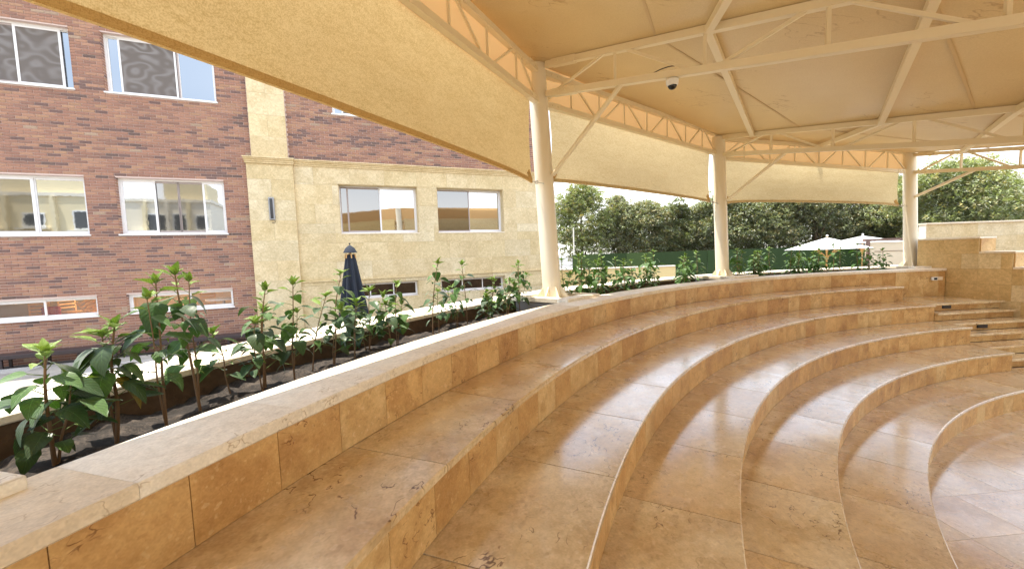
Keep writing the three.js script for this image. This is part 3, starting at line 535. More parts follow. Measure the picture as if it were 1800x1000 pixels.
// ------------------------------------------------------------------ the brick and stone building (local x along the front, y up from eye level, z out)
const facade = thing('brick_building', 'red brick building with cream stone wing and sliding windows', 'building');
facade.position.set(-5.456, 0, -12.893); facade.rotation.y = rad(22.937);
{
  const E = EYE, y0 = GY - 0.2, y1 = E + 8.4, X0 = -13.6, X1 = 7.4;
  const brickWins = [], stoneWins = [];
  for (const x of [-11.4, -8.4, -5.34]) { const w = x === -5.34 ? 2.39 : 2.44; brickWins.push([x, x + w, 4.6, 6.1], [x, x + w, 0.92, 2.41], [x, x + w, -1.2, -0.7], [x, x + w, 7.9, 8.3]); }
  brickWins.push([0.04, 2.5, 4.6, 6.1], [3.2, 5.66, 4.6, 6.1]);
  stoneWins.push([0.07, 2.54, 0.89, 2.43], [3.2, 5.68, 0.89, 2.43], [0.05, 2.42, -1.25, -0.74], [3.2, 5.62, -1.22, -0.75]);
  const all = [...brickWins, ...stoneWins];
  const sh = new THREE.Shape([[X0, y0], [X1, y0], [X1, y1], [X0, y1]].map(([a, b]) => new THREE.Vector2(a, b)));
  for (const [a, b, c, d] of all) sh.holes.push(new THREE.Path([[a, E + c], [a, E + d], [b, E + d], [b, E + c]].map(([p, q]) => new THREE.Vector2(p, q))));
  const wg = new THREE.ExtrudeGeometry(sh, { depth: 0.3, bevelEnabled: false }); wg.translate(0, 0, -0.312);
  part('wall', wg, M.mortar, facade);
  part('rear_block', box(X1 - X0 - 0.02, y1 - y0 - 0.02, 9, (X0 + X1) / 2, (y0 + y1) / 2, -9.4), M.room, facade);
  part('roof_slab', box(X1 - X0 + 0.2, 0.3, 14.4, (X0 + X1) / 2, y1 + 0.15, -7), M.facade[0], facade);
  part('side_wall', box(0.12, y1 - y0, 5, X1 - 0.06 - 0.002, (y0 + y1) / 2, -2.82), M.facade[1], facade);
  part('end_wall', box(0.12, y1 - y0, 5, X0 + 0.06, (y0 + y1) / 2, -2.82), M.mortar, facade);
  // bricks
  const r = rng(11), cell = [];
  const P = 0.25, C = 0.0722, jt = 0.013;
  const rows = Math.floor((y1 - GY) / C);
  for (let q = 0; q < rows; q++) {
    const yb = GY + q * C, yc = yb + C / 2 - E;
    const spans = yc > 3.12 ? [[X0, -2.22], [-1.25, X1]] : [[X0, -2.37]];
    for (const [sa, sb] of spans) {
      let free = [[sa, sb]];
      for (const [a, b, c, d] of brickWins) if (yc > c - C / 2 + 0.01 && yc < d + C / 2 - 0.01) free = free.flatMap(([p, s]) => (b <= p || a >= s) ? [[p, s]] : [[p, a], [b, s]].filter(([m, n]) => n - m > 0.02));
      for (const [p, s] of free) {
        let x = Math.floor((p - X0) / P) * P + X0 - (q % 2 ? P / 2 : 0);
        for (; x < s; x += P) { const a = Math.max(p, x), b = Math.min(s, x + P); if (b - a < 0.03) continue; cell.push([(a + b) / 2, yb + C / 2, b - a - jt, q]); }
      }
    }
  }
  const bg = box(1, C - jt, 0.03), unit = box(P - jt, C - jt, 0.03);
  const pal = [[0.412, 0.212, 0.14], [0.441, 0.237, 0.152], [0.372, 0.191, 0.132], [0.452, 0.253, 0.152], [0.311, 0.166, 0.119], [0.202, 0.12, 0.101], [0.166, 0.107, 0.089], [0.452, 0.313, 0.213]];
  const mats = pal.map((c) => std({ color: new THREE.Color(...c), map: T.brick, roughness: 0.85 }));
  const tone = (x, q) => { const n = noise.noise(x * 0.55 + q * 0.09, q * 0.33, 2) + 0.6 * noise.noise(x * 1.4, q * 0.9, 9), u = r(); if (n > 0.36) return u < 0.6 ? 5 + ((u * 10) % 2 | 0) : 4; if (n > 0.2) return u < 0.2 ? 5 : u < 0.6 ? 2 : 0; if (n < -0.42 && u < 0.2) return 7; return u < 0.06 ? 5 : [0, 1, 2, 3, 0, 1, 4, 2][(u * 8) | 0]; };
  // the largest in view: lower left, close to the lens
  const score = cell.map((c, i) => [Math.hypot(c[0] + 5.2, c[1] - E - 0.3) + (c[0] < -7.4 ? 9 : 0) + (c[1] < GY + 0.5 ? 5 : 0), i]).sort((a, b) => a[0] - b[0]);
  const near = new Set(score.slice(0, 298).map((s) => s[1]));
  const rest = cell.filter((c, i) => !near.has(i));
  const jamb = []; for (const [a, b, c, d] of brickWins) for (let q = 0; q * C < d - c - 0.02; q++) for (const [x, sgn] of [[a, 1], [b, -1]]) jamb.push([x, E + c + C / 2 + q * C, sgn]);
  const im = new THREE.InstancedMesh(bg, std({ map: T.brick, roughness: 0.85 }), rest.length + jamb.length); im.name = 'brick_field'; im.userData = { kind: 'stuff' }; im.castShadow = im.receiveShadow = true;
  const mx = new THREE.Matrix4(), q0 = new THREE.Quaternion(), qy = new THREE.Quaternion().setFromAxisAngle(V(0, 1, 0), Math.PI / 2);
  cell.forEach((c, i) => { c[4] = tone(c[0], c[3]); });
  rest.forEach((c, i) => { im.setMatrixAt(i, mx.compose(V(c[0], c[1], -0.014 + r() * 0.002), q0, V(c[2], 1, 1))); const k = 0.92 + r() * 0.16; im.setColorAt(i, new THREE.Color(...pal[c[4]].map((v) => v * k))); });
  jamb.forEach((c, i) => { im.setMatrixAt(rest.length + i, mx.compose(V(c[0] + c[2] * -0.012, c[1], -0.075), qy, V(0.13, 1, 1))); im.setColorAt(rest.length + i, new THREE.Color(...pal[(r() * 6) | 0])); });
  facade.add(im);
  for (const [, i] of score.slice(0, 298)) { const c = cell[i], m = part('brick', Math.abs(c[2] - P + jt) < 0.002 ? unit : bg, mats[c[4]], facade); if (m.geometry === bg) m.scale.x = c[2]; m.position.set(c[0], c[1], -0.014 + r() * 0.002); }
  // stone cladding: wide wing below the cornice, pilaster above and below
  function clad(xa, xb, ya, yb, z, th, w, h, holes, parent) {
    let q = 0;
    for (let y = ya; y < yb - 0.02; y += h, q++) {
      const top = Math.min(y + h, yb); let ys = [[y, top]];
      const cuts = [...new Set([y, top, ...holes.flatMap((o) => [o[2], o[3]]).filter((v) => v > y && v < top)])].sort((a, b) => a - b);
      for (let c = 0; c + 1 < cuts.length; c++) {
        const m = (cuts[c] + cuts[c + 1]) / 2; let free = [[xa, xb]];
        for (const o of holes) if (m > o[2] && m < o[3]) free = free.flatMap(([p, s]) => (o[1] <= p || o[0] >= s) ? [[p, s]] : [[p, o[0]], [o[1], s]].filter(([a, b]) => b - a > 0.01));
        for (const [p, s] of free) for (let x = xa - (q % 2) * w / 2; x < s; x += w) {
          const a = Math.max(p, x), b = Math.min(s, x + w); if (b - a < 0.02) continue;
          part('stone_panel', box(b - a - 0.003, cuts[c + 1] - cuts[c] - 0.003, th, (a + b) / 2, E + m, z - th / 2, r() * 9), M.facade[(r() * 4) | 0], parent);
        }
      }
    }
  }
  clad(-1.15, X1, -0.62, 2.93, 0.03, 0.04, 1.05, 0.6, stoneWins, facade);
  clad(-1.15, X1, GY - E, -0.62, 0.055, 0.065, 1.05, 0.6, stoneWins, facade);
  const pil = part('pilaster', box(1.16, 2.93 - (GY - E), 0.16, -1.75, E + (2.93 + GY - E) / 2, 0.02), M.facadeJoint, facade); clad(-2.35, -1.15, GY - E, 2.93, 0.125, 0.025, 1.2, 0.6, [], pil);
  const pu = part('upper_pilaster', box(0.9, y1 - E - 3.1, 0.1, -1.73, E + (3.1 + y1 - E) / 2, 0.02), M.facadeJoint, facade); clad(-2.2, -1.26, 3.1, y1 - E, 0.09, 0.02, 0.94, 0.62, [], pu);
  for (const s of [-1, 1]) part('pilaster_return', box(0.03, 5.25, 0.14, -1.75 + s * 0.585, E + (2.93 + GY - E) / 2, 0.05), M.facade[1], facade);
  // cornice: stacked mouldings
  const cor = (xa, xb, z) => [[0.06, 2.93, 0.05], [0.09, 2.98, 0.05], [0.13, 3.03, 0.04], [0.17, 3.07, 0.03]].map(([p, y, h]) => box(xb - xa + (p - 0.05) * 0.6, h - 0.0005, z + p, (xa + xb) / 2, E + y + h / 2, (z + p) / 2));
  part('cornice', merge(cor(-1.13, X1, 0)), M.facade[2], facade); part('pilaster_cornice', merge(cor(-2.37, -1.13, 0.12)), M.facade[2], facade);
  part('plinth_ledge', box(X1 + 1.15, 0.03, 0.085, (X1 - 1.15) / 2, E - 0.605, 0.0425), M.facade[3], facade);
  // windows: outer frame, sashes with their stiles, panes, sill
  function win([a, b, c, d], rec, sashes, sillMat, lined) {
    const w = new THREE.Group(); w.name = 'window'; facade.add(w); w.position.set(0, E, -rec);
    const f = 0.045; const fr = [[a, b, d - f, d], [a, b, c, c + f], [a, a + f, c + f, d - f], [b - f, b, c + f, d - f]].map(([p, q, s, t]) => box(q - p - 0.001, t - s - 0.001, 0.07, (p + q) / 2, (s + t) / 2, 0));
    part('frame', merge(fr), M.frame, w);
    part('backing', box(b - a, d - c, 0.02, (a + b) / 2, (c + d) / 2, -0.12), sashes.clear ? M.clear : M.dark, w);
    const list = sashes.list;
    for (const [s0, s1, z, fm, pm, st = 0.05] of list) {
      const p = a + f + (b - a - 2 * f) * s0, q = a + f + (b - a - 2 * f) * s1, lo = c + f, hi = d - f;
      const g = [[p, q, hi - st, hi], [p, q, lo, lo + st], [p, p + st, lo + st, hi - st], [q - st, q, lo + st, hi - st]].map(([x0, x1, v0, v1]) => box(x1 - x0 - 0.001, v1 - v0 - 0.001, 0.03, (x0 + x1) / 2, (v0 + v1) / 2, z));
      part('sash', merge(g), fm, w);
      const pg = box(q - p - 2 * st + 0.01, hi - lo - 2 * st + 0.01, 0.006, (p + q) / 2, (lo + hi) / 2, z);
      if (pm === M.screen) { const uv = pg.attributes.uv, pp = pg.attributes.position; for (let i = 0; i < uv.count; i++) uv.setXY(i, (pp.getX(i)) * 0.35, pp.getY(i) * 0.6); }
      const pn = part('pane', pg, pm, w); if (lined) { pn.position.y = (lo + hi) / 2; pn.geometry.translate(0, -(lo + hi) / 2, 0); pn.rotation.x = -0.016; }
    }
    part('sill', rbox(b - a + (lined ? 0.0 : 0.06), 0.04, rec + 0.05, 0.005, (a + b) / 2, c - 0.021, rec / 2 + 0.02), sillMat, w);
    if (lined) { part('lintel_lining', box(b - a, 0.02, rec - 0.04, (a + b) / 2, d - 0.012, rec / 2 + 0.02), M.facade[2], w); for (const x of [a + 0.01, b - 0.01]) part('jamb_lining', box(0.018, d - c - 0.03, rec - 0.04, x, (c + d) / 2 - 0.01, rec / 2 + 0.02), M.facade[1], w); }
    return w;
  }
  const four = (g1, g2) => ({ list: [[0, 0.32, 0.012, M.frame, g1], [0.29, 0.545, -0.025, M.frameWarm, g2], [0.525, 0.81, -0.025, M.frameWarm, g2], [0.78, 1, 0.012, M.frame, g1]] });
  const low3 = { list: [[0, 0.57, 0.012, M.frame, M.glass], [0.57, 1, 0.012, M.frame, M.glass]] };
  const low3d = { list: [[0, 0.585, 0.02, M.frame, M.glassDim, 0.06], [0.575, 1, -0.015, M.frame, M.glass, 0.05]] };
  const scr = { list: [[0, 0.12, -0.03, M.frame, M.glassUp, 0.03], [0.1, 0.63, 0.012, M.frame, M.screen, 0.04], [0.55, 0.65, -0.02, M.frameWarm, M.screen, 0.035], [0.64, 1, -0.03, M.frame, M.glassUp, 0.04]] };
  const scr1 = { list: [[0, 0.58, 0.0, M.frameWarm, M.screen, 0.05], [0.56, 0.93, 0.012, M.frame, M.screen, 0.05], [0.9, 1, -0.03, M.frame, M.glassUp, 0.02]] };
  const lit = { clear: true, list: [[0, 0.58, 0.012, M.frame, M.clear, 0.04], [0.56, 1, -0.02, M.frame, M.clear, 0.03]] };
  for (const o of brickWins) {
    const kind = o[2] > 7 ? four(M.glass, M.glassDim) : o[2] > 4 ? (o[0] < -6 ? scr1 : scr) : o[2] > 0 ? (o[0] < -6 ? low3d : four(M.glass, M.glassDim)) : lit;
    win(o, o[2] < 0 ? 0.12 : 0.17, kind, M.frame, false);
  }
  const two = { list: [[0, 0.1, -0.05, M.frameWarm, M.glassDim, 0.03], [0.08, 0.56, -0.02, M.frameWarm, M.glassDim, 0.05], [0.5, 1, 0.012, M.frame, M.glassPale, 0.05]] };
  const two2 = { list: [[0, 0.5, 0.012, M.frameWarm, M.glassDim, 0.035], [0.47, 1, -0.02, M.frame, M.glassPale, 0.05]] };
  const small = { list: [[0, 0.34, 0, M.frame, M.glassDim, 0.03], [0.33, 0.67, 0.012, M.frame, M.glassDim, 0.03], [0.66, 1, 0, M.frame, M.glassDim, 0.03]] };
  win(stoneWins[0], 0.25, two, M.coping[1], true); win(stoneWins[1], 0.27, two2, M.coping[1], true); win(stoneWins[2], 0.16, small, M.frame, true); win(stoneWins[3], 0.16, small, M.frame, true);
  // lit basement room behind the brick wing
  part('basement_floor', box(9.5, 0.1, 4.4, -7.2, E - 2.05, -2.55), M.wood, facade); part('basement_ceiling', box(9.5, 0.1, 4.4, -7.2, E - 0.42, -2.55), M.creamWhite, facade); part('basement_partition', box(0.1, 1.5, 4.4, -2.45, E - 1.23, -2.55), M.room, facade);
}
// things inside the lit basement room, and on the facade
const fp = (x, y, z) => facade.localToWorld(V(x, EYE + y, z)); facade.updateMatrixWorld(true);
{
  const lamp = thing('ceiling_lamp', 'glowing ceiling lamp inside the low brick wing room', 'lamp'); lamp.position.copy(fp(-6, -0.52, -2.2));
  part('shade', new THREE.SphereGeometry(0.12, 20, 14), std({ color: 0xffe2b0, emissive: 0xffc070, emissiveIntensity: 3 }), lamp);
  const L = new THREE.PointLight(0xffe8cc, 5.5, 12); L.position.copy(fp(-6, -0.52, -2.2)); L.castShadow = true; L.shadow.radius = 6; scene.add(L);
  const chairLabels = ['wooden chair behind the low left window, leftmost', 'wooden chair behind the low left window, beside the red cushion', 'wooden chair stacked behind the right half of the low left window', 'wooden chair lying behind the right edge of the low left window', 'wooden chair behind the low window next to the stone pilaster'];
  let c0;
  [[-7.7, -1.2, 0.4, 0], [-7.15, -1.5, 0.9, 0], [-6.6, -1.1, -0.5, 0.3], [-6.2, -1.2, 0.8, 0.5], [-3.9, -1.3, 0.2, 0]].forEach(([x, z, ry, rz], i) => {
    let c;
    if (!c0) {
      c = c0 = thing('wooden_chair', chairLabels[0], 'chair', 'wooden chairs in the basement room');
      part('seat', rbox(0.42, 0.04, 0.42, 0.01, 0, 0.45, 0), M.wood, c);
      for (const [a, b] of [[-1, -1], [1, -1], [-1, 1], [1, 1]]) part('leg', bar(V(a * 0.18, 0, b * 0.18), V(a * 0.18, b < 0 ? 0.95 : 0.44, b * 0.18 - (b < 0 ? 0.06 : 0)), 0.035, 0.035, V(0, 0, 1)), M.wood, c);
      for (let k = 0; k < 4; k++) part('slat', box(0.36, 0.05, 0.02, 0, 0.58 + k * 0.1, -0.21), M.wood, c);
    } else { c = c0.clone(); c.name = numbered('wooden_chair'); scene.add(c); c.userData = { ...c0.userData, label: chairLabels[i] }; }
    c.position.copy(fp(x, -1.98 + (i > 0 && i < 4 ? 0.35 : 0.2), z)); c.rotation.set(0, ry + 0.4, rz);
  });
  const tb = thing('round_table', 'white round table top behind the low window next to the pilaster', 'table'); tb.position.copy(fp(-3.4, -1.98, -0.9));
  part('top', rod(V(0, 0.93, 0), V(0, 0.97, 0), 0.45, 0.45, 36), M.white, tb); part('post', rod(V(0, 0, 0), V(0, 0.93, 0), 0.04, 0.04, 14), M.steel, tb); part('foot', rod(V(0, 0, 0), V(0, 0.03, 0), 0.25, 0.2, 24), M.steel, tb);
  const cu = thing('red_cushion', 'red cushion on the wooden chair behind the low left window', 'cushion'); cu.position.copy(fp(-7.3, -1.15, -0.9)); part('cover', new RoundedBoxGeometry(0.45, 0.4, 0.14, 3, 0.06), std({ color: new THREE.Color(0.3, 0.03, 0.02), roughness: 0.9 }), cu);

  const w = thing('wall_lamp', 'slim grey wall lamp on the cream stone pilaster', 'wall lamp'); w.position.copy(fp(-1.775, 1.62, 0.13)); w.rotation.y = facade.rotation.y;
  part('housing', rbox(0.15, 0.66, 0.05, 0.01, 0, 0, 0.03), std({ color: 0x9a9a9c, metalness: 0.6, roughness: 0.4 }), w); part('lens', rbox(0.075, 0.58, 0.04, 0.01, -0.005, 0, 0.05), std({ color: 0x2a2c30, roughness: 0.15 }), w); part('clip', box(0.03, 0.02, 0.03, 0.09, -0.2, 0.03), M.steel, w);
  part('wire', new THREE.TubeGeometry(new THREE.CatmullRomCurve3([V(0.05, -0.33, 0.03), V(0.06, -0.4, 0.03), V(0.0, -0.42, 0.02), V(-0.02, -0.4, 0.0)]), 12, 0.006, 5), M.brown, w);

  // dark benches along the foot of the brick wall
  const labels = ['dark brown bench at the brick wall foot, leftmost', 'dark brown bench at the brick wall foot, nearest the stone pilaster'];
  let b0;
  [-6.9, -3.75].forEach((x, i) => {
    let b;
    if (!b0) {
      b = b0 = thing('wall_bench', labels[0], 'bench', 'dark benches along the brick wall'); part('seat', rbox(3.0, 0.1, 0.42, 0.012, 0, 0.3, 0), M.brown, b);
      for (const q of [-1.4, -0.7, 0, 0.7, 1.4]) for (const z of [-0.15, 0.15]) part('leg', box(0.05, 0.25, 0.05, q, 0.125, z), M.brown, b);
    } else { b = b0.clone(); b.name = numbered('wall_bench'); scene.add(b); b.userData = { ...b0.userData, label: labels[1] }; }
    b.position.copy(fp(x, GY - EYE, 0.34)); b.rotation.y = facade.rotation.y;
  });
}
// folded dark parasol between planter and building
{
  const u = thing('folded_parasol', 'folded dark navy parasol standing before the cream stone wall', 'parasol'); u.position.set(-3.58, GY, -9);
  const H = 2.6, top = GY + 2.62;
  const n = 96, m = 24, P = [], I = [];
  for (let j = 0; j <= m; j++) for (let i = 0; i <= n; i++) { const t = j / m, a = i / n * Math.PI * 2, r = (0.085 + 0.19 * Math.pow(t, 0.9)) * (1 + (0.12 + 0.18 * t) * Math.sin(a * 8 + t * 1.5)) * (t > 0.96 ? 0.96 : 1); P.push(Math.cos(a) * r, 2.46 - 1.42 * t + 0.05 * t * Math.sin(a * 8), Math.sin(a) * r); if (i < n && j < m) { const o = j * (n + 1) + i; I.push(o, o + 1, o + n + 1, o + 1, o + n + 2, o + n + 1); } }
  const g = new THREE.BufferGeometry(); g.setAttribute('position', new THREE.Float32BufferAttribute(P, 3)); g.setIndex(I); g.computeVertexNormals(); g.setAttribute('uv', new THREE.Float32BufferAttribute(new Float32Array(P.length / 3 * 2), 2));
  part('canopy', g, M.navy, u);
  part('vent_cap', new THREE.LatheGeometry([[0, 2.68], [0.03, 2.66], [0.1, 2.6], [0.15, 2.5], [0.14, 2.5], [0.09, 2.58], [0, 2.64]].map(([x, y]) => new THREE.Vector2(x, y)), 24), M.navy, u);
  part('finial', new THREE.SphereGeometry(0.02, 12, 8).translate(0, 2.7, 0), M.dark, u);
  for (let k = 0; k < 6; k++) part('rib', bar(V(0.1 * Math.cos(k), 2.48, 0.1 * Math.sin(k)), V(0.12 * Math.cos(k), 2.38, 0.12 * Math.sin(k)), 0.02, 0.02, V(1, 0, 0)), M.wood, u);
  part('pole', rod(V(0, 0, 0), V(0, 2.5, 0), 0.024, 0.024, 14), M.wood, u); part('foot', rod(V(0, 0, 0), V(0, 0.07, 0), 0.3, 0.27, 28), M.dark, u);
}

// ------------------------------------------------------------------ shrubs in the planter
function leafGeo(L, W, droop, fold, seed) {
  const r = rng(seed), n = 8, P = [], U = [], I = [];
  for (let i = 0; i <= n; i++) { const t = i / n, w = W * 0.5 * Math.pow(Math.max(0, Math.sin(Math.PI * Math.pow(t, 0.62))), 0.8) * (i % 2 ? 1.05 : 0.97);
    for (let s = -2; s <= 2; s++) { const x = s / 2 * w; P.push(x, -droop * L * t * t + fold * Math.abs(x) - 0.25 * fold * Math.abs(x) * Math.abs(s) * 0.5 + (Math.abs(s) === 2 ? (r() - 0.5) * 0.006 : 0), L * (t - Math.abs(s) * 0.012 * (1 - t))); U.push(0.5 + s / 4 * (w > 1e-4 ? 1 : 0), t); if (i < n && s < 2) { const o = i * 5 + s + 2; I.push(o, o + 5, o + 1, o + 1, o + 5, o + 6); } } }
  const g = new THREE.BufferGeometry(); g.setAttribute('position', new THREE.Float32BufferAttribute(P, 3)); g.setAttribute('uv', new THREE.Float32BufferAttribute(U, 2)); g.setIndex(I); g.computeVertexNormals(); return g;
}
const LG = [leafGeo(0.15, 0.1, 0.25, 0.25, 1), leafGeo(0.15, 0.115, 0.5, 0.15, 2), leafGeo(0.15, 0.085, 0.12, 0.5, 3), leafGeo(0.15, 0.125, 0.75, 0.12, 4)], LY = [leafGeo(0.1, 0.05, 0.05, 0.7, 5), leafGeo(0.1, 0.042, 0.25, 0.8, 6)];
// [angle, R, height, sideways lean, label, vigour]
const W1 = 'before the brick wall', W2 = 'before the stone pilaster', W3 = 'before the cream stone wall';
const shrubs = [
  [-161.7, 13.57, 0.6, 0.05, 'short bushy green shrub at the far left end of the planter', 1.25], [-160.6, 13.63, 0.66, 0.03, 'leafy shrub with one yellow leaf near the left end of the planter', 1.3],
  [-159.7, 13.6, 0.88, 0.0, 'tall two stemmed shrub ' + W1 + ', left of the tallest one', 1], [-158.8, 13.65, 0.92, -0.07, 'tallest shrub ' + W1 + ', covering the low window', 1.15],
  [-157.8, 13.69, 0.5, -0.12, 'thin leaning shrub with sparse leaves right of the tallest one', 0.7], [-157.2, 13.6, 0.78, 0.08, 'lime tipped shrub right of the low brick wall window', 0.95],
  [-156.9, 13.65, 0.62, 0.02, 'dense dark leaved shrub just left of the stone pilaster', 1.1], [-156.1, 13.6, 0.8, 0.04, 'upright lime tipped shrub ' + W2, 0.95],
  [-155.1, 13.69, 0.68, 0.16, 'right leaning shrub under the wall lamp side of the pilaster', 0.8], [-154.3, 13.67, 0.86, 0.12, 'tall shrub rising before the folded dark parasol', 0.95],
  [-153.3, 13.68, 0.58, 0.05, 'low shrub at the right side of the folded dark parasol', 1], [-152.3, 13.74, 0.66, 0.05, 'shrub before the left part of the first low stone wall window', 0.9],
  [-151.6, 13.6, 0.52, -0.03, 'short shrub below the first low stone wall window', 0.9], [-150.7, 13.72, 0.7, 0.03, 'lime tipped shrub before the right part of the first low stone wall window', 0.95],
  [-148.5, 13.7, 0.9, 0.1, 'tall shrub between the two low stone wall windows', 1], [-147.6, 13.78, 0.55, 0.0, 'short thin shrub right beside the tall one between the low windows', 0.8],
  [-146.4, 13.72, 0.58, -0.06, 'small shrub at the left end of the second low stone wall window', 0.9], [-145.3, 13.78, 0.86, -0.05, 'tall slender shrub before the middle of the second low stone wall window', 0.9],
  [-144.4, 13.6, 0.48, 0, 'thin low shrub under the second low stone wall window', 0.6], [-143.5, 13.72, 0.62, 0.05, 'leafy shrub at the right end of the second low stone wall window', 0.95],
  [-142.6, 13.6, 0.6, 0.06, 'dark shrub a little left of the nearest column', 0.95], [-141.8, 13.75, 0.56, 0, 'low shrub in the cluster left of the nearest column', 0.95],
  [-140.9, 13.65, 0.84, -0.01, 'tall dense shrub in the cluster left of the nearest column', 1.1], [-140.1, 13.8, 0.8, -0.04, 'tallest rightmost shrub of the cluster beside the nearest column', 1],
];
const rest2 = [-136.9, -135.9, -135.2, -133.6, -132.7, -131.8, -130.3, -129.0, -127.9, -126.3, -125.1, -123.8, -121.9, -120.6, -119.2, -117.2], rest3 = [-113.2, -112, -110.8, -109.5, -108.3, -107, -105.8, -104.5, -103.3, -102, -100.8, -99.4, -98, -96.5, -95, -93.2];
const mats4 = new THREE.Matrix4();
let nearCount = 0;
function shrub(spec, near, group) {
  const [ang, R, H, lean, label, vig] = spec, r = rng(Math.round(ang * -97) + 3);
  const t = thing('hibiscus_shrub', label, 'shrub', group); t.position.copy(pol(R, ang, EYE - 0.91)); t.rotation.y = r() * 6.28 * 0;
  const stems = near ? 1 + (r() < 0.45 ? 1 : 0) + (r() < 0.3 ? 1 : 0) : 1 + (r() < 0.6 ? 1 : 0) + (r() < 0.3 ? 1 : 0);
  const tubes = [], twigs = [], leaves = [];
  for (let s = 0; s < stems; s++) {
    const h = H * (s ? 0.6 + 0.35 * r() : 1) - 0.06, lx = s ? (r() - 0.5) * 0.3 : lean, lz = s ? (r() - 0.5) * 0.25 : (r() - 0.5) * 0.06;
    const pts = [V((r() - 0.5) * 0.02, -0.05, 0), V(lx * 0.25 + (r() - 0.5) * 0.03, h * 0.33, lz * 0.3), V(lx * 0.6 + (r() - 0.5) * 0.035, h * 0.66, lz * 0.7), V(lx, h, lz)], c = new THREE.CatmullRomCurve3(pts);
    const thick = 0.0082 * vig * (s ? 0.7 : 1);
    const tg = new THREE.TubeGeometry(c, near ? 14 : 6, thick, near ? 8 : 5); { const p = tg.attributes.position, rs2 = near ? 9 : 6, nn = near ? 14 : 6; for (let i = 0; i <= nn; i++) { const q = c.getPointAt(i / nn), k = 1 - 0.6 * i / nn; for (let j = 0; j < rs2; j++) { const o = i * rs2 + j; p.setXYZ(o, q.x + (p.getX(o) - q.x) * k, q.y + (p.getY(o) - q.y) * k, q.z + (p.getZ(o) - q.z) * k); } } }
    tubes.push(tg);
    const nl = Math.round((near ? 16 : 17) * vig * (s ? 0.75 : 1)); let az = r() * 6.28;
    for (let k = 0; k < nl; k++) {
      const u = (near ? 0.3 : 0.16) + (near ? 0.7 : 0.84) * Math.pow(k / nl, 0.8); az += 2.4 + (r() - 0.5) * 0.9;
      const b = c.getPointAt(Math.min(1, u)), tip = u > 0.84, pl = tip ? 0.02 + 0.03 * r() : 0.05 + 0.11 * r() * (1.2 - u), el = tip ? 0.5 + r() * 0.5 : 0.15 + 0.5 * r();
      const e = b.clone().add(V(Math.cos(az) * pl * Math.cos(el), pl * Math.sin(el), Math.sin(az) * pl * Math.cos(el)));
      twigs.push(rod(b, e, 0.0028, 0.002, 4, true));
      const young = u > 0.86, sc = (young ? 0.65 + 0.5 * r() : (0.5 + 0.55 * r()) * (u < 0.45 ? 0.8 : 1)) * (0.72 + 0.25 * vig) * (near ? 1 : 1.02);
      leaves.push([e, az + (r() - 0.5) * 0.5, young ? -0.55 + r() * 0.4 : -0.1 + 0.7 * r(), (r() - 0.5) * 0.7, sc, young, r()]);
      if (!young && r() < 0.45) leaves.push([b.clone().lerp(e, 0.5), az + 1.2, 0.3 + 0.4 * r(), 0, sc * 0.45, r() < 0.4, r()]);
    }
    for (let k = 0; k < 6; k++) leaves.push([c.getPointAt(1), k * 1.05 + r(), -1.3 + 0.8 * r(), 0, 0.5 + 0.5 * r(), true, r()]);
  }
  part('stem', merge(tubes), M.stem, t); part('leaf_stalk', merge(twigs), M.stemGreen, t).userData.kind = 'stuff';
  const far = [[], []];
  leaves.forEach(([p, az, pitch, roll, sc, young, x], i) => {
    const g = young ? LY[(x * 2) | 0] : LG[(x * 4) | 0];
    const e = new THREE.Euler(pitch, Math.PI / 2 - az, roll, 'YXZ');
    if (near) {
      const yl = spec === shrubs[1] && i === 9, m = part('leaf', yl ? LG[3] : g, yl ? M.leafYellow : young ? M.leafLime[(x * 7) & 1] : M.leafDark[((x * 11) | 0) % 3], t, yl ? 'yellowing leaf' : undefined);
      m.position.copy(p); m.rotation.copy(e); m.scale.setScalar(yl ? 1.1 : sc); nearCount++;
    } else { mats4.compose(p, new THREE.Quaternion().setFromEuler(e), V(sc, sc, sc)); far[young ? 1 : 0].push(g.clone().applyMatrix4(mats4)); }
  });
  if (!near) { part('foliage', merge(far[0]), M.leafFar, t).userData.kind = 'stuff'; part('young_foliage', merge(far[1]), M.leafLime[1], t).userData.kind = 'stuff'; }
}
shrubs.forEach((s) => shrub(s, true, 'shrubs in the left planter bed'));
const ord = ['first', 'second', 'third', 'fourth', 'fifth', 'sixth', 'seventh', 'eighth', 'ninth', 'tenth', 'eleventh', 'twelfth', 'thirteenth', 'fourteenth', 'fifteenth', 'sixteenth'];
rest2.forEach((a, i) => { const r = rng(i + 400); shrub([a, 13.15 + 0.5 * r(), 0.74 + 0.22 * r(), (r() - 0.5) * 0.1, ord[i] + ' shrub right of the nearest column before the green fence', 1.2], false, 'shrubs between nearest and middle columns'); });
rest3.forEach((a, i) => { const r = rng(i + 800); shrub([a, 13.15 + 0.45 * r(), 0.72 + 0.22 * r(), (r() - 0.5) * 0.1, ord[i] + ' shrub right of the middle column before the white parasols', 1.25], false, 'shrubs between middle and farthest columns'); });

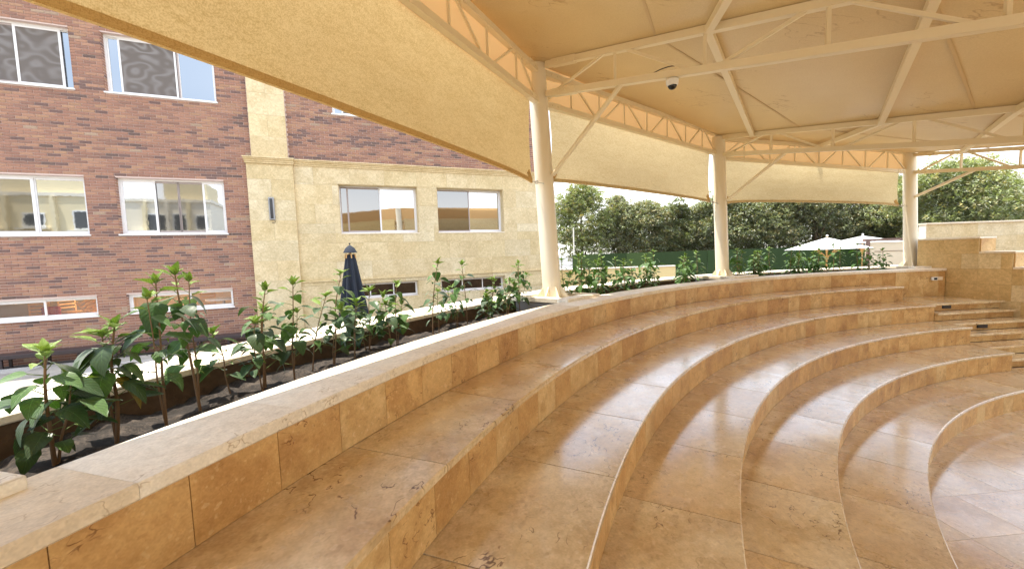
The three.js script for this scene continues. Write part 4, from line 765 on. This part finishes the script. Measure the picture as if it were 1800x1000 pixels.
// ------------------------------------------------------------------ beyond the planter
{
  const w = thing('garden_wall', 'low sunlit yellow stone wall seen between shrubs right of the nearest column', 'wall'); w.position.set(1.5, GY, -20);
  const H = EYE - 0.82 - GY; part('body', box(6.6, H, 0.3, 3.3, H / 2, 0), std({ color: new THREE.Color(0.8, 0.62, 0.3), roughness: 0.9 }), w); part('capping', rbox(6.7, 0.05, 0.4, 0.008, 3.3, H + 0.024, 0), M.coping[0], w);
  const f = thing('green_fence', 'long green board fence below the tree row', 'fence'); f.position.set(5.06, GY, -33);
  const fr = rng(3), Ht = EYE - 0.13 - GY;
  for (let i = 0; i < 14; i++) { const ww = 2.2; part('fence_panel', box(ww - 0.02, Ht - (fr() * 0.05), 0.03, i * ww + ww / 2, Ht / 2, (i % 2) * 0.03), M.green[i < 1 || i === 2 ? 1 : (fr() * 2 | 0) * 2], f); part('fence_post', box(0.06, Ht + 0.02, 0.06, i * ww, Ht / 2, -0.06), M.green[0], f); }
  const p = thing('light_pole', 'thin pale pole standing behind the left end of the green fence', 'pole'); p.position.set(5.25, GY, -33.6); part('shaft', rod(V(0, 0, 0), V(0, 4.4, 0), 0.06, 0.05, 12), M.creamWhite, p); part('base', rod(V(0, 0, 0), V(0, 0.3, 0), 0.12, 0.08, 12), M.creamWhite, p);
  // white parasols
  function parasol(label, x, z, r, top, rim, turn) {
    const u = thing('white_parasol', label, 'parasol', 'open white parasols'); u.position.set(x, GY, z); u.rotation.y = turn;
    const t = EYE + top - GY, b = EYE + rim - GY, n = 8, P = [], I = [], nr = 5;
    for (let k = 0; k < n; k++) { const g0 = P.length / 3; for (let j = 0; j <= nr; j++) for (let i = 0; i <= 4; i++) { const q = j / nr, a0 = k / n * Math.PI * 2, a1 = (k + 1) / n * Math.PI * 2, e = i / 4; const x0 = Math.cos(a0) * (1 - e) + Math.cos(a1) * e, z0 = Math.sin(a0) * (1 - e) + Math.sin(a1) * e; P.push(x0 * r * q, t - 0.04 + (b - t) * q - 0.05 * Math.sin(e * Math.PI) * q * (1 - q) * 2, z0 * r * q); if (i < 4 && j < nr) { const o = g0 + j * 5 + i; I.push(o, o + 1, o + 5, o + 1, o + 6, o + 5); } } }
    const g = new THREE.BufferGeometry(); g.setAttribute('position', new THREE.Float32BufferAttribute(P, 3)); g.setIndex(I); g.computeVertexNormals(); g.setAttribute('uv', new THREE.Float32BufferAttribute(new Float32Array(P.length / 3 * 2), 2));
    part('canopy', g, M.canvas, u); part('pole', rod(V(0, 0, 0), V(0, t, 0), 0.03, 0.026, 14), M.wood, u); part('finial', new THREE.SphereGeometry(0.04, 12, 8).translate(0, t + 0.02, 0), M.white, u); part('foot', rod(V(0, 0, 0), V(0, 0.08, 0), 0.28, 0.24, 24), M.concrete, u);
    for (let k = 0; k < n; k++) { const a = k / n * Math.PI * 2; part('rib', bar(V(0, b - 0.35, 0), V(Math.cos(a) * r * 0.5, (t + b) / 2 - 0.06, Math.sin(a) * r * 0.5), 0.022, 0.022), M.wood, u); }
    part('hub', rod(V(0, b - 0.42, 0), V(0, b - 0.3, 0), 0.06, 0.06, 12), M.wood, u);
  }
  parasol('nearer open white parasol with wooden pole behind the planter', 11.76, -15, 1.32, 0.3, -0.13, 0.2); parasol('farther open white parasol, half hidden by the nearer one', 15.35, -17.6, 1.5, 0.36, 0.04, 0.5);
  // hoarding with brown frame
  const h = thing('framed_partition', 'cream partition with brown frame behind the farthest column', 'partition'); h.position.set(14.1, GY, -16);
  const hh = EYE + 0.16 - GY; part('board', box(4.4, hh - 0.14, 0.04, 2.2, (hh - 0.14) / 2, -0.03), M.hoard, h); for (const x of [0, 2.05, 4.2]) part('post', box(0.1, hh - 0.1, 0.08, x + 0.05, (hh - 0.1) / 2, 0.03), M.redBrown, h); part('top_rail', box(4.6, 0.1, 0.14, 2.2, hh - 0.05, 0), M.redBrown, h); part('seam', box(1.5, 0.015, 0.02, 1.1, hh - 0.5, 0), M.redBrown, h);
  // far cream house at the right edge
  const v = thing('far_house', 'small cream house with railing beyond the trees at the right edge', 'house'); v.position.set(48, GY, -40);
  part('wall', box(16, 4.6, 8, 9, 2.3, -4), M.creamWhite, v); part('upper_wall', box(12, 2.2, 6, 9.4, 5.7, -4.5), M.creamWhite, v); part('parapet', box(16.3, 0.25, 8.3, 9, 4.72, -4), M.cream, v); for (let k = 0; k < 3; k++) part('window', box(1.6, 1.0, 0.1, 2.5 + k * 4, 3.4, 0.02), M.glassDim, v); for (let k = 0; k < 8; k++) part('baluster', box(0.06, 0.7, 0.06, 1.2 + k * 0.25, 5.2, -0.2), M.steel, v); part('rail', box(2.2, 0.06, 0.06, 2.0, 5.58, -0.2), M.steel, v); part('chimney', box(0.9, 0.9, 0.9, 2.4, 5.2, -2), M.cream, v);
}
// unseen stage building, added to cut the sky light that fills the bowl
{
  const v = thing('added_stage_block', 'plain cream stage building added outside the frame to shade the bowl', 'building'); v.position.set(22.5, 0, 9.5); v.rotation.y = -0.72;
  part('wall', box(8, 8, 30, 4, 4, 0), M.cream, v); part('parapet', box(8.3, 0.4, 30.3, 4, 8.2, 0), M.creamWhite, v);
  for (let k = 0; k < 3; k++) part('door', box(0.1, 2.4, 1.6, -0.02, 1.3, -7 + k * 7), M.brown, v);
}
// trees
function sprig(seed, size) {
  const r = rng(seed), P = [], I = [], N = [];
  for (let k = 0; k < 7; k++) {
    const a = r() * 6.28, el = -0.3 + r() * 1.3, L = size * (0.6 + 0.6 * r()), w = L * 0.34, d = V(Math.cos(a) * Math.cos(el), Math.sin(el), Math.sin(a) * Math.cos(el)), s = new THREE.Vector3().crossVectors(d, V(r() - 0.5, 1, r() - 0.5)).normalize(), o = V((r() - 0.5) * size, (r() - 0.5) * size, (r() - 0.5) * size), b = P.length / 3;
    const nn = new THREE.Vector3().crossVectors(s, d).normalize();
    for (const [u, v] of [[0, 0], [0.45, -0.5], [1, 0], [0.45, 0.5]]) { P.push(o.x + d.x * L * u + s.x * w * v, o.y + d.y * L * u + s.y * w * v - u * u * L * 0.25, o.z + d.z * L * u + s.z * w * v); N.push(nn.x, nn.y, nn.z); }
    I.push(b, b + 1, b + 2, b, b + 2, b + 3);
  }
  const g = new THREE.BufferGeometry(); g.setAttribute('position', new THREE.Float32BufferAttribute(P, 3)); g.setAttribute('normal', new THREE.Float32BufferAttribute(N, 3)); g.setAttribute('uv', new THREE.Float32BufferAttribute(new Float32Array(P.length / 3 * 2), 2)); g.setIndex(I); return wind(g);
}
const sprigs = [sprig(21, 0.2), sprig(22, 0.2), sprig(23, 0.2)];
const crownMat = [[0.25, 0.28, 0.1], [0.2, 0.235, 0.07], [0.27, 0.32, 0.09]].map((c) => phys({ color: new THREE.Color(...c), roughness: 0.9, transmission: 0.5, thickness: 0 }));
const barkG = (pts, r0, r1) => { const g = new THREE.TubeGeometry(new THREE.CatmullRomCurve3(pts), 10, 1, 8); const p = g.attributes.position, c = new THREE.CatmullRomCurve3(pts); for (let i = 0; i <= 10; i++) { const q = c.getPointAt(i / 10), k = r0 + (r1 - r0) * i / 10; for (let j = 0; j < 9; j++) { const o = i * 9 + j; p.setXYZ(o, q.x + (p.getX(o) - q.x) * k, q.y + (p.getY(o) - q.y) * k, q.z + (p.getZ(o) - q.z) * k); } } return g; };
function tree(label, x, z, top, w, low, seed, n, mi, size = 1) {
  const r = rng(seed), t = thing('ficus_tree', label, 'tree', 'trees behind the green fence'); t.position.set(x, GY, z);
  const H = EYE + top - GY, lo = low, limbs = [barkG([V(0, -0.1, 0), V(0.1, lo * 0.6, 0.05), V(0, H * 0.55, 0)], 0.2, 0.1)];
  const clumps = []; const cy = (H + lo) / 2, ry = (H - lo) / 2;
  for (let k = 0; k < 70; k++) {
    const u = r() * 2 - 1, a = r() * 6.28, s = Math.sqrt(1 - u * u), q = 0.55 + 0.4 * r(), taper = u > 0 ? 1 - 0.35 * u : 1;
    clumps.push([Math.cos(a) * s * w * q * taper, cy + u * ry * 0.9 * q, Math.sin(a) * s * w * q * taper, (0.3 + 0.26 * r()) * w * 0.85]);
  }
  for (let k = 0; k < 7; k++) { const c = clumps[(r() * clumps.length) | 0]; limbs.push(barkG([V(0.05, lo * 0.5 + r() * lo * 0.6, 0.03), V(c[0] * 0.4, (c[1] + lo) * 0.5, c[2] * 0.4), V(c[0], c[1], c[2])], 0.1, 0.03)); }
  part('trunk', merge(limbs), M.bark, t);
  const im = new THREE.InstancedMesh(sprigs[seed % 3], crownMat[mi], n); im.name = 'crown'; im.userData = { kind: 'stuff' }; im.castShadow = im.receiveShadow = true;
  const m = new THREE.Matrix4(), q = new THREE.Quaternion(), e = new THREE.Euler();
  for (let i = 0; i < n; i++) {
    const c = clumps[(r() * clumps.length) | 0], u = r() * 2 - 1, a = r() * 6.28, s = Math.sqrt(1 - u * u), d = c[3] * (0.55 + 0.5 * Math.pow(r(), 0.6) + (r() < 0.08 ? 0.25 : 0));
    const px = c[0] + Math.cos(a) * s * d, py = c[1] + u * d * 0.85, pz = c[2] + Math.sin(a) * s * d;
    e.set(r() * 0.8 - 0.4, r() * 6.28, r() * 0.8 - 0.4); const k = (0.7 + 0.7 * r()) * size; m.compose(V(px, py, pz), q.setFromEuler(e), V(k, k, k)); im.setMatrixAt(i, m);
    const b = 0.7 + 0.6 * r(), y = r() < 0.25 ? 1.35 : 1; im.setColorAt(i, new THREE.Color(b * y, b * 1.0, b * 0.9));
  }
  t.add(im);
}
const TREES = [
  ['tall pale tree right of the nearest column, leftmost of the row', 6.8, -39, 7.0, 2.8, 1.2, 2], ['tree second from the left in the row behind the fence', 10.6, -39, 5.6, 1.9, 0.9, 0], ['tree third from the left in the row behind the fence', 13.2, -38.5, 5.5, 1.7, 0.9, 0], ['tree fourth from the left in the row behind the fence', 15.6, -38, 5.0, 1.6, 0.8, 1], ['tree just left of the middle column behind the fence', 17.9, -37.5, 4.7, 1.7, 0.8, 1],
  ['dense tree just right of the middle column', 20.3, -36.5, 6.2, 2.3, 0.8, 1], ['dense tree left of the nearer white parasol', 23.4, -36, 6.6, 2.5, 0.8, 0], ['dense tree above the nearer white parasol', 26.6, -35.5, 6.8, 2.6, 0.8, 1], ['dense tree above the farther white parasol', 30.2, -35.5, 6.6, 2.6, 0.8, 0], ['dense tree just left of the farthest column', 33.6, -35.5, 6.4, 2.4, 0.8, 1],
];
TREES.forEach(([l, x, z, top, w, low, mi], i) => tree(l, x, z, top, w * 1.18, low, 60 + i, 6500, mi, 1.2));
tree('big round tree right of the farthest column above the stone walls', 31.3, -28.5, 5.5, 4.2, 1.5, 91, 14000, 2, 1.15);

// ------------------------------------------------------------------ the far side of the court, mirrored by the windows
{
  const r = rng(8), base = facade.position.clone(), n = V(0.3897, 0, 0.9209), d = V(0.9209, 0, -0.3897);
  const at = (s, zz) => base.clone().addScaledVector(d, s).addScaledVector(n, zz);
  const w = thing('rubble_wall', 'tall rough stone retaining wall mirrored in the lower brick wall windows', 'wall'); w.position.copy(at(0, 27)); w.rotation.y = facade.rotation.y;
  const g = new THREE.BoxGeometry(34, 5.0, 0.8, 60, 12, 1); const p = g.attributes.position; for (let i = 0; i < p.count; i++) p.setZ(i, p.getZ(i) + 0.25 * noise.noise(p.getX(i) * 1.3, p.getY(i) * 1.3, 4)); g.computeVertexNormals(); g.translate(-27, GY + 2.5, 0);
  part('rubble', g, M.roughStone, w);
  const villa = (label, s, zz, W, H, m) => {
    const v = thing('villa', label, 'villa', 'villas across the court'); v.position.copy(at(s, zz)).setY(GY); v.rotation.y = facade.rotation.y + Math.PI;
    part('wall', box(W, H, 7, 0, H / 2, -3.5), m, v); part('upper_block', box(W * 0.5, 2.4, 5, -W * 0.2, H + 1.2, -3.2), M.cream, v); part('balcony', box(W * 0.4, 0.9, 1.2, W * 0.22, H * 0.62, 0.6), M.creamWhite, v); part('parapet', box(W + 0.3, 0.35, 7.3, 0, H + 0.17, -3.5), M.creamWhite, v);
    for (let k = 0; k < 4; k++) for (let q = 0; q < 2; q++) { const x = -W * 0.38 + k * W * 0.25, y = H * 0.5 + q * 2.6; if (r() < 0.2) continue; const ww = 0.9 + r() * 1.1, wh = 1.1 + r() * 0.9, f = part('window', box(ww + 0.3, wh + 0.3, 0.1, x, y, 0.03), M.white, v); part('pane', box(ww, wh, 0.05, x, y, 0.09), M.villaPane, f); part('ledge', box(ww + 0.8, 0.18, 0.7, x, y - wh / 2 - 0.3, 0.33), M.creamWhite, f); }
    for (let k = 0; k < 3; k++) part('fin', box(0.3, H * 0.9, 0.5, -W * 0.5 + W * (0.26 + k * 0.24), H * 0.55, 0.2), k % 2 ? m : M.cream, v);
  };
  villa('cream villa with balconies mirrored in the left lower window', -31, 44, 15, 10.2, M.cream); villa('cream villa mirrored in the middle of the lower brick window', -18.5, 46, 8.5, 10.0, M.creamWhite); villa('brown fronted villa mirrored at the right of the lower brick window', -13, 58, 9, 8.6, std({ color: new THREE.Color(0.2, 0.12, 0.1), roughness: 0.9 }));
}
scene.updateMatrixWorld(true);
renderer.render(scene, camera);
